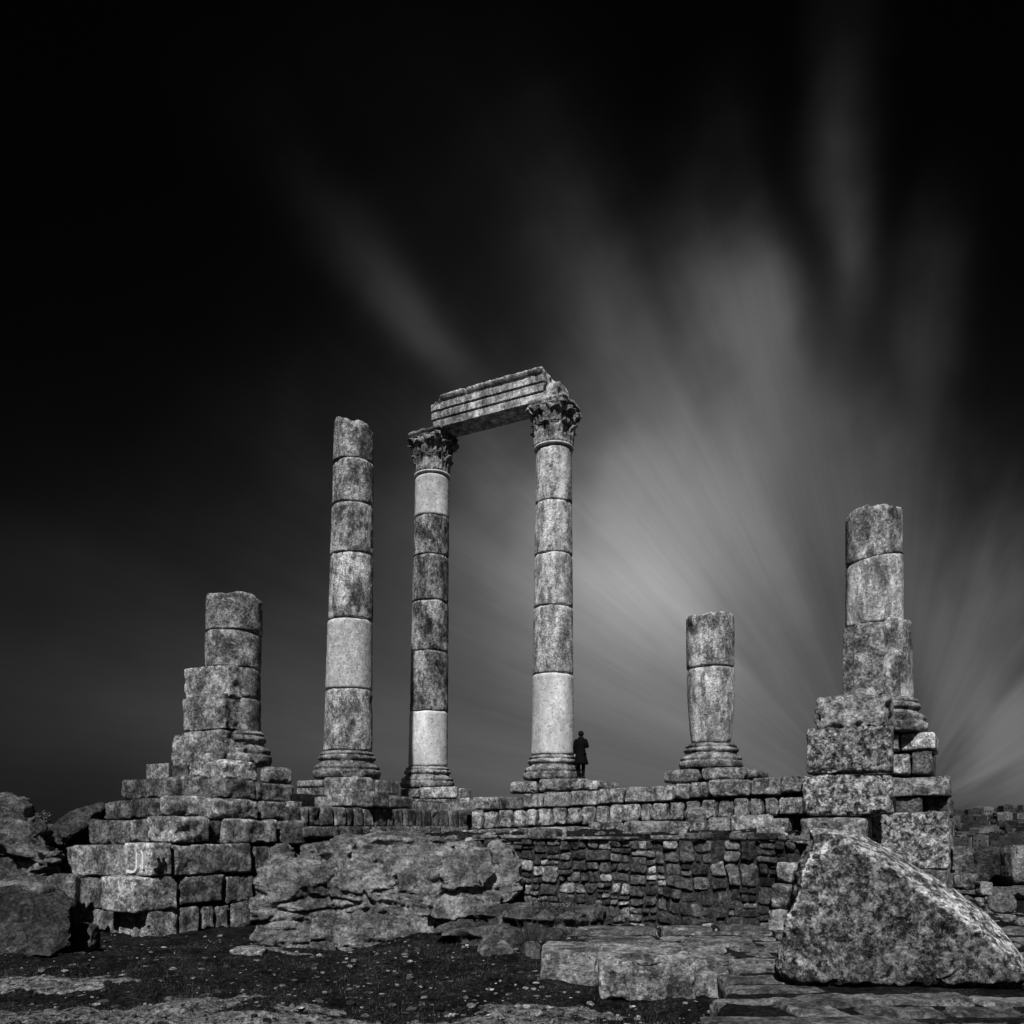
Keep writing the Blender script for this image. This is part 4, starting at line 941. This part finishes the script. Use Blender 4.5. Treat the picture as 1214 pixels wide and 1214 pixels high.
# rocks along the terrace edge above the rubble wall, and other loose stones
loose = [  # label, px0, px1, py0, py1, Z, tone
 ('bright triangular stone lying on the left end of the rubble wall', 630, 671, 981, 998, 18.3, 2.1),
 ('small light stone next to the bright triangular stone', 672, 690, 981, 994, 19.5, .9),
 ('large grey stone on the terrace behind the rubble wall, below the third cap stone', 700, 738, 975, 991, 20.5, 1.0),
 ('long pale stone on the terrace in the middle of the rubble wall', 742, 792, 973, 990, 19.5, 1.15),
 ('pointed stone on the rubble wall just left of the column stub', 793, 818, 974, 990, 18.8, 1.2),
 ('upright crumbling stone leaning on the podium wall below the column stub', 812, 836, 957, 984, 23.0, .9),
 ('flat tan stone on the terrace below the column stub', 838, 868, 969, 984, 21.0, .95),
 ('broad pale stone on the terrace near the huge blocks', 866, 915, 966, 984, 20.0, 1.1),
 ('thin pale slab jutting from the dark end of the rubble wall', 896, 930, 979, 985, 17.0, 1.4),
 ('rounded rock between the big outcrop and the podium wall', 523, 548, 982, 998, 20.5, .9),
 ('flat pale rock right of the big outcrop, below the upright stones', 550, 590, 993, 1004, 19.5, 1.3),
 ('squared rubble block beyond the huge blocks at the right edge', 1128, 1152, 1003, 1032, 21.5, .75),
 ('rough pale boulder cut by the right edge of the photo', 1193, 1250, 1002, 1045, 22.5, .9),
 ('dark smooth boulder between two paler ones at far right', 1150, 1199, 1003, 1046, 24.0, .22),
 ('small pale stone on the rubble slope right of the giant boulder', 1158, 1176, 1044, 1056, 17.5, 1.4),
 ('grey stone low on the rubble slope behind the giant boulder', 1176, 1200, 1058, 1076, 15.5, .8),
 ('stone on the rubble slope beside the huge blocks', 1132, 1156, 1034, 1050, 18.5, .8),
 ('flat pale sliver of stone on the dark soil below the outcrop', 275, 315, 1124, 1131, 15.6, 1.3),
 ('little round stone on the ground left of the fallen blocks', 622, 640, 1118, 1134, 14.3, .6),
 ('lower stone heaped against the foot of the rubble wall', 640, 662, 1092, 1112, 15.6, .9),
 ('angular stone wedged between the craggy rock mass and the left end of the wall', 58, 92, 1036, 1066, 17.3, .7),
 ('squat dark stone at the foot of the left end of the wall', 84, 116, 1094, 1122, 15.9, .55),
 ('rough stone on top of the craggy rock mass at the left edge', 2, 34, 944, 962, 18.9, .7),
 ('small stone lying on the flat top of the dark boulder', 34, 60, 1050, 1064, 16.0, .6),
 ('small stone heaped beside the hanging weeds under the rubble wall', 665, 684, 1098, 1112, 15.4, 1.2)]
for i, (lab, x0, x1, y0, y1, Z, tn) in enumerate(loose):
    c = at((x0 + x1) / 2, (y0 + y1) / 2, Z); w, h = (x1 - x0) / F * Z, (y1 - y0) / F * Z
    mb = MB(); yaw = random.uniform(-.3, .3); ax = (Vector((math.cos(yaw), math.sin(yaw), 0)), Vector((-math.sin(yaw), math.cos(yaw), 0)), UP)
    h2 = h + .10; c.z -= .05
    stone_block(mb, c, ax, (w * .98, max(w * .7, .4), h2), res=.045, r=min(h2, w) * .3, rough=1.3, chips=7, tone=tn, seed=500 + i)
    tag(mb.build('loose_stone', M['stone' if i % 3 else 'rock']), lab, 'stone')
# fragment heap and pebbles: beyond counting
mb = MB()
S_, fq_ = lattice(2, 2, 2); Sn = S_ / np.linalg.norm(S_, axis=1, keepdims=True)
def pebble(x, y, s, tone):
    sc = np.array([s * random.uniform(.6, 1.4), s * random.uniform(.6, 1.4), s * random.uniform(.3, .7)])
    P = Sn * sc * (1 + .35 * rng.uniform(-1, 1, (len(Sn), 1))); a = random.uniform(0, 6.28)
    P = P @ np.array([[math.cos(a), math.sin(a), 0], [-math.sin(a), math.cos(a), 0], [0, 0, 1]])
    mb.add(P + np.array([x, y, gz_cache(x, y) + sc[2] * .25]), fq_, tone)
_pts = []
for i in range(4200):
    y = 8.6 + 9.5 * random.random() ** 1.4; x = random.uniform(-.62, .24) * y
    _pts.append((x, y, random.choice((.008, .011, .015, .022, .04)) * random.uniform(.6, 1.5), random.choice((.06, .1, .25, .5, .9, 1.5))))
for i in range(350):
    _pts.append((random.uniform(9.0, 16), random.uniform(14, 24), random.uniform(.04, .16), random.uniform(.4, 1.2)))
for i in range(500):
    a_, b_ = random.uniform(.3, 12.5), random.uniform(-8.2, -.1); p = Vector((KX, KY, 0)) + U * a_ + V * b_
    _pts.append((p.x, p.y, random.uniform(.03, .11), random.uniform(.5, 1.3)))
hh = ground_h(np.array([p[0] for p in _pts]), np.array([p[1] for p in _pts]))
_c = {}
for p, h_ in zip(_pts, hh): _c[(p[0], p[1])] = float(h_)
def gz_cache(x, y): return _c[(x, y)]
for p in _pts:
    if plat_edge(np.array([p[0]]), np.array([p[1]]))[0] > -.02 and p[1] < 14 : continue
    pebble(*p)
tag(mb.build('gravel', M['stone']), kind='stuff')

# ------------------------------------------------------------ plants
def tuft(label, name, x, y, z, n, h, spread, mat, droop=.4, cat='weed', w=.012):
    mb = MB(); vs = []; fs = []
    for i in range(n):
        a = random.uniform(0, 6.283); r = random.uniform(0, spread * .5); L = h * random.uniform(.5, 1.15); ln = random.uniform(.1, droop)
        bx, by = x + r * math.cos(a), y + r * math.sin(a); pa = random.uniform(0, 6.28); k = len(vs)
        for t in (0, .35, .7, 1.0):
            cx_ = bx + math.cos(a) * ln * L * t * t; cy_ = by + math.sin(a) * ln * L * t * t; cz = z + L * t * (1 - .35 * ln * t)
            ww = w * (1 - t * .85)
            vs += [(cx_ - ww * math.cos(pa), cy_ - ww * math.sin(pa), cz), (cx_ + ww * math.cos(pa), cy_ + ww * math.sin(pa), cz)]
        for q in range(3): fs.append((k + 2*q, k + 2*q + 1, k + 2*q + 3, k + 2*q + 2))
    mb.add(vs, fs, 1.0); return tag(mb.build(name, mat), label, cat)
def bush(label, px, py, Z, w, h, mat, n=700):
    c = at(px, py, Z); o = empty('low_shrub', (c.x, c.y, c.z), label, 'shrub'); mb = MB(); vs = []; fs = []
    for i in range(n):
        d = Vector((random.gauss(0, 1), random.gauss(0, 1), random.gauss(0, 1))).normalized() * random.random() ** .4
        lump = 1 + .35 * math.sin(d.x * 5 + 1) * math.cos(d.z * 4)
        p = c + Vector((d.x * w / 2 * lump, d.y * w / 2, h / 2 + d.z * h / 2 * lump)); s = random.uniform(.02, .05)
        a = Vector((random.gauss(0, 1), random.gauss(0, 1), random.gauss(0, 1))).normalized() * s; b = a.orthogonal().normalized() * s * .5
        k = len(vs); vs += [tuple(p - a), tuple(p + b), tuple(p + a), tuple(p - b)]; fs.append((k, k+1, k+2, k+3))
    mb.add(vs, fs); mb.build('foliage', mat, o)
    mb = MB()
    for i in range(7):
        a = i * .9; tip = c + Vector((math.cos(a) * w * .3, math.sin(a) * w * .3, h * .7)); s = .015
        q = [(c.x - s, c.y, c.z - .2), (c.x + s, c.y, c.z - .2), (c.x, c.y + s, c.z - .2), tuple(tip)]
        mb.add(q, [(0, 1, 3), (1, 2, 3), (2, 0, 3)])
    mb.build('stem', mat, o)
bush('pale low bush behind the rocks at the far left', 42, 981, 21.0, .75, .42, M['leaf'])
bush('dark weeds hanging beside the lower left corner of the rubble wall', 655, 1118, 15.7, .9, .8, M['leafd'], 1600)
for i, (px, Z, lab) in enumerate(((968, 10.1, 'dry weed tuft under the left corner of the giant boulder'), (1045, 10.0, 'thin dry weeds under the middle of the giant boulder'), (632, 14.6, 'drooping dark weeds against the low rock ledge'))):
    c = at(px, HY, Z); tuft(lab, 'weed_tuft', c.x, c.y - .05, .42 if i < 2 else .1, 60, .30 if i < 2 else .7, .5, M['leaf' if i < 2 else 'leafd'])
# short wiry ground cover on the dark soil
mb = MB(); vs = []; fs = []
N_ = 15000; gx = []; gy = []
for i in range(N_):
    y = 9.3 + 8.0 * random.random(); x = random.uniform(-.62, .2) * y; gx.append(x); gy.append(y)
gx, gy = np.array(gx), np.array(gy); dens = fbm(np.stack([gx, gy, 0 * gx], -1), .7, 3, .5, 91); keep = (dens > -.05) & (plat_edge(gx, gy) < -.1); gx, gy = gx[keep], gy[keep]; gh = ground_h(gx, gy)
for x, y, z in zip(gx, gy, gh):
    a = random.uniform(0, 6.28); L = random.uniform(.02, .075); k = len(vs); w_ = .004
    vs += [(x - w_ * math.cos(a), y - w_ * math.sin(a), z - .01), (x + w_ * math.cos(a), y + w_ * math.sin(a), z - .01), (x + L * .5 * math.cos(a + 1.3), y + L * .5 * math.sin(a + 1.3), z + L)]
    fs.append((k, k+1, k+2))
mb.add(vs, fs); tag(mb.build('short_grass', M['leaf']), kind='stuff')

# ------------------------------------------------------------ person standing beside the column, black clothes
def skinned(name, verts, edges, radii, mat, parent, sub=2, root=0):
    me = bpy.data.meshes.new('t'); me.from_pydata([tuple(v) for v in verts], edges, []); o = bpy.data.objects.new('t', me); COL.objects.link(o)
    md = o.modifiers.new('s', 'SKIN')
    for i, r in enumerate(radii):
        sv = me.skin_vertices[0].data[i]; sv.radius = r if isinstance(r, tuple) else (r, r); sv.use_root = (i == root)
    sd = o.modifiers.new('u', 'SUBSURF'); sd.levels = sub; sd.render_levels = sub
    dg = bpy.context.evaluated_depsgraph_get(); dg.update(); ev = o.evaluated_get(dg); m2 = ev.to_mesh()
    Vt = [tuple(v.co) for v in m2.vertices]; fs = [tuple(p.vertices) for p in m2.polygons]; ev.to_mesh_clear(); bpy.data.objects.remove(o); bpy.data.meshes.remove(me)
    mb = MB(); mb.add(Vt, fs); return mb.build(name, mat, parent)
def person():
    Z = 28.75; b = at(688.5, 923, Z); root = empty('person', tuple(b), 'person in a long black coat standing beside the white column foot, looking down', 'person')
    yaw = R(-20)
    def W(x, y, z):  # x right, y away from camera, z up (metres); person faces away to the right
        return b + Vector((x * math.cos(yaw) - y * math.sin(yaw), x * math.sin(yaw) + y * math.cos(yaw), z))
    v = []; e_ = []; r_ = []
    def p(x, y, z, r, par=None):
        v.append(W(x, y, z)); r_.append(r)
        if par is not None: e_.append((par, len(v) - 1))
        return len(v) - 1
    pel = p(0, 0, .86, (.135, .11)); sp = p(0, 0, 1.05, (.12, .095), pel); ch = p(0, .0, 1.24, (.145, .105), sp); nk0 = p(0, .01, 1.35, (.075, .065), ch); nk = p(0, .035, 1.41, .05, nk0)
    hd = p(0, .055, 1.48, .075, nk); hd2 = p(0, .055, 1.56, .085, hd); p(0, .05, 1.62, .05, hd2)
    for s in (-1, 1):
        h = p(s * .085, 0, .80, .085, pel); k = p(s * .085, .02 + .02 * s, .45, .055, h); a = p(s * .08, 0, .09, .030, k); p(s * .085, .10, .035, .026, a)
    # left arm hangs, right arm bent with the hand in front of the chest
    def arm(pts):
        q = ch
        for x, y, z, r in pts: q = p(x, y, z, r, q)
        return q
    l = arm(((-.15, 0, 1.28, .045), (-.22, -.01, 1.04, .036), (-.21, .04, .82, .026)))
    rr = arm(((.15, 0, 1.28, .045), (.24, -.02, 1.06, .036), (.12, .16, 1.10, .026)))
    for wrist, d in ((l, Vector((0, .015, -1))), (rr, Vector((-.85, .5, .15)))):
        w0 = v[wrist] - b; w0 = Vector((w0.x * math.cos(-yaw) - w0.y * math.sin(-yaw), w0.x * math.sin(-yaw) + w0.y * math.cos(-yaw), w0.z))
        d = d.normalized(); sd = Vector((0, 1, 0)) if abs(d.z) > .5 else Vector((0, 0, 1)); bend = d.cross(sd)
        pc = w0 + d * .06; palm = p(pc.x, pc.y, pc.z, .024, wrist)
        for i, (o_, L) in enumerate(((-.024, .055), (-.008, .07), (.008, .066), (.024, .05))):
            q1 = pc + d * .03 + sd * o_; q2 = q1 + d * L * .5 + bend * .012; q3 = q1 + d * L * .85 + bend * .04
            a1 = p(*q1, .009, palm); a2 = p(*q2, .008, a1); p(*q3, .006, a2)
        t1 = w0 + d * .03 + sd * -.03; a1 = p(*t1, .011, palm); t2 = t1 + d * .03 + sd * -.015; p(*t2, .009, a1)
    skinned('body', v, e_, r_, M['skin'], root)
    # face: nose, so the head reads as a head
    # trousers
    tv, te, tr = [], [], []
    def q(x, y, z, r, par=None):
        tv.append(W(x, y, z)); tr.append(r)
        if par is not None: te.append((par, len(tv) - 1))
        return len(tv) - 1
    t0 = q(0, 0, .86, (.15, .125))
    for s in (-1, 1): h = q(s * .085, 0, .78, .098, t0); k = q(s * .082, .02 + .02 * s, .45, .072, h); q(s * .079, 0, .06, .062, k)
    skinned('trousers', tv, te, tr, M['cloth'], root)
    for s in (-1, 1):
        m_ = [W(s * .08, -.06, .045), W(s * .083, .03, .05), W(s * .085, .15, .035)]
        skinned('shoe', m_, [(0, 1), (1, 2)], [.052, .056, .042], M['leather'], root)
    # coat: flared to a hem above the knee, with sleeves and a raised collar
    cv = []; cf = []; n = 28
    rings = [(.47, .235, .19, .0), (.55, .225, .18, 0), (.70, .205, .165, 0), (.86, .178, .148, 0), (1.0, .158, .128, 0), (1.12, .168, .130, 0), (1.25, .190, .132, 0), (1.33, .165, .115, .0), (1.385, .095, .09, .02), (1.43, .075, .075, .035)]
    for z, rx, ry, oy in rings:
        for j in range(n):
            a = 2 * math.pi * j / n; f_ = 1 + (.05 * math.sin(a * 5 + 1) + .03 * math.sin(a * 9)) * max(0, (1.0 - z)) * 1.6
            cv.append(tuple(W(rx * f_ * math.cos(a) + (.02 if z < .7 else 0), oy + ry * f_ * math.sin(a), z + (.02 * math.sin(a) if z < .5 else 0))))
    for i in range(len(rings) - 1):
        for j in range(n): k = (j + 1) % n; cf.append((i*n + j, i*n + k, (i+1)*n + k, (i+1)*n + j))
    cf.append(tuple(range(n))[::-1]); cf.append(tuple(range((len(rings)-1)*n, len(rings)*n)))
    mb = MB(); mb.add(cv, cf); mb.build('coat', M['cloth'], root)
    for pts in (((-.10, 0, 1.32), (-.165, 0, 1.28), (-.225, -.01, 1.04), (-.215, .04, .84)), ((.10, 0, 1.32), (.165, 0, 1.28), (.25, -.02, 1.06), (.13, .15, 1.10))):
        skinned('sleeve', [W(*x) for x in pts], [(0, 1), (1, 2), (2, 3)], [.085, .088, .062, .050], M['cloth'], root)
    hv = [W(0, .03, 1.44), W(0, .025, 1.50), W(0, .03, 1.57), W(0, .055, 1.625)]
    skinned('hair', hv, [(0, 1), (1, 2), (2, 3)], [.075, .105, .108, .065], M['hair'], root)
person()

# ------------------------------------------------------------ city on the far hillside
def houses():
    k = 0; made = 0; rnd = random.Random(5)
    while made < 75 and k < 3000:
        k += 1; Y = rnd.uniform(300, 760); X = Y * rnd.uniform(.475, .66); h0 = gz(X, Y); py = HY - (h0 - EYE) / Y * F
        if not (964 < py < 1012): continue
        w, d, h = rnd.uniform(6, 13), rnd.uniform(6, 10), rnd.uniform(4, 9)
        mb = MB(); a = rnd.uniform(-.5, .5); ax = (Vector((math.cos(a), math.sin(a), 0)), Vector((-math.sin(a), math.cos(a), 0)), UP)
        c = Vector((X, Y, h0)); t = rnd.choice((.08, .12, .16, .22, .3, .5))
        plain_box(mb, c + UP * (h / 2 - 1), ax, (w, d, h + 2), t)
        plain_box(mb, c + UP * (h + .5) + ax[0] * w * .2, ax, (w * .3, d * .4, 1.6), t * .9)     # stair head on the flat roof
        for s in (-1, 1): plain_box(mb, c + UP * (h + .25) + ax[1] * s * (d / 2 - .1), ax, (w, .25, .6), t)
        for fl in range(int(h // 3)):
            for q_ in range(int(w // 2.6)):
                p = c + ax[0] * (-w / 2 + 1.4 + q_ * 2.6) - ax[1] * (d / 2) + UP * (1.5 + fl * 3); plain_box(mb, p, ax, (1.1, .16, 1.3), .04)
        o = mb.build('hillside_house', M['house'], None, False)
        tag(o, 'small flat roofed pale house on the distant hillside at right', 'house', 'houses on the far hillside')
        made += 1
houses()
mb = MB(); vs = []; fs = []; rr_ = random.Random(9)
tx = []
for i in range(900):
    Y = rr_.uniform(280, 800); X = Y * rr_.uniform(.46, .68); tx.append((X, Y, rr_.uniform(1.2, 2.6)))
th_ = ground_h(np.array([t[0] for t in tx]), np.array([t[1] for t in tx]))
for (X, Y, s), z in zip(tx, th_):
    P = Sn * np.array([s, s, s * 1.1]) * (1 + .3 * rng.uniform(-1, 1, (len(Sn), 1))) + np.array([X, Y, z + s * .6]); mb.add(P, fq_)
tag(mb.build('hillside_trees', M['leafd']), kind='stuff')
print('objects', len(bpy.data.objects), 'verts', sum(len(m.vertices) for m in bpy.data.meshes))
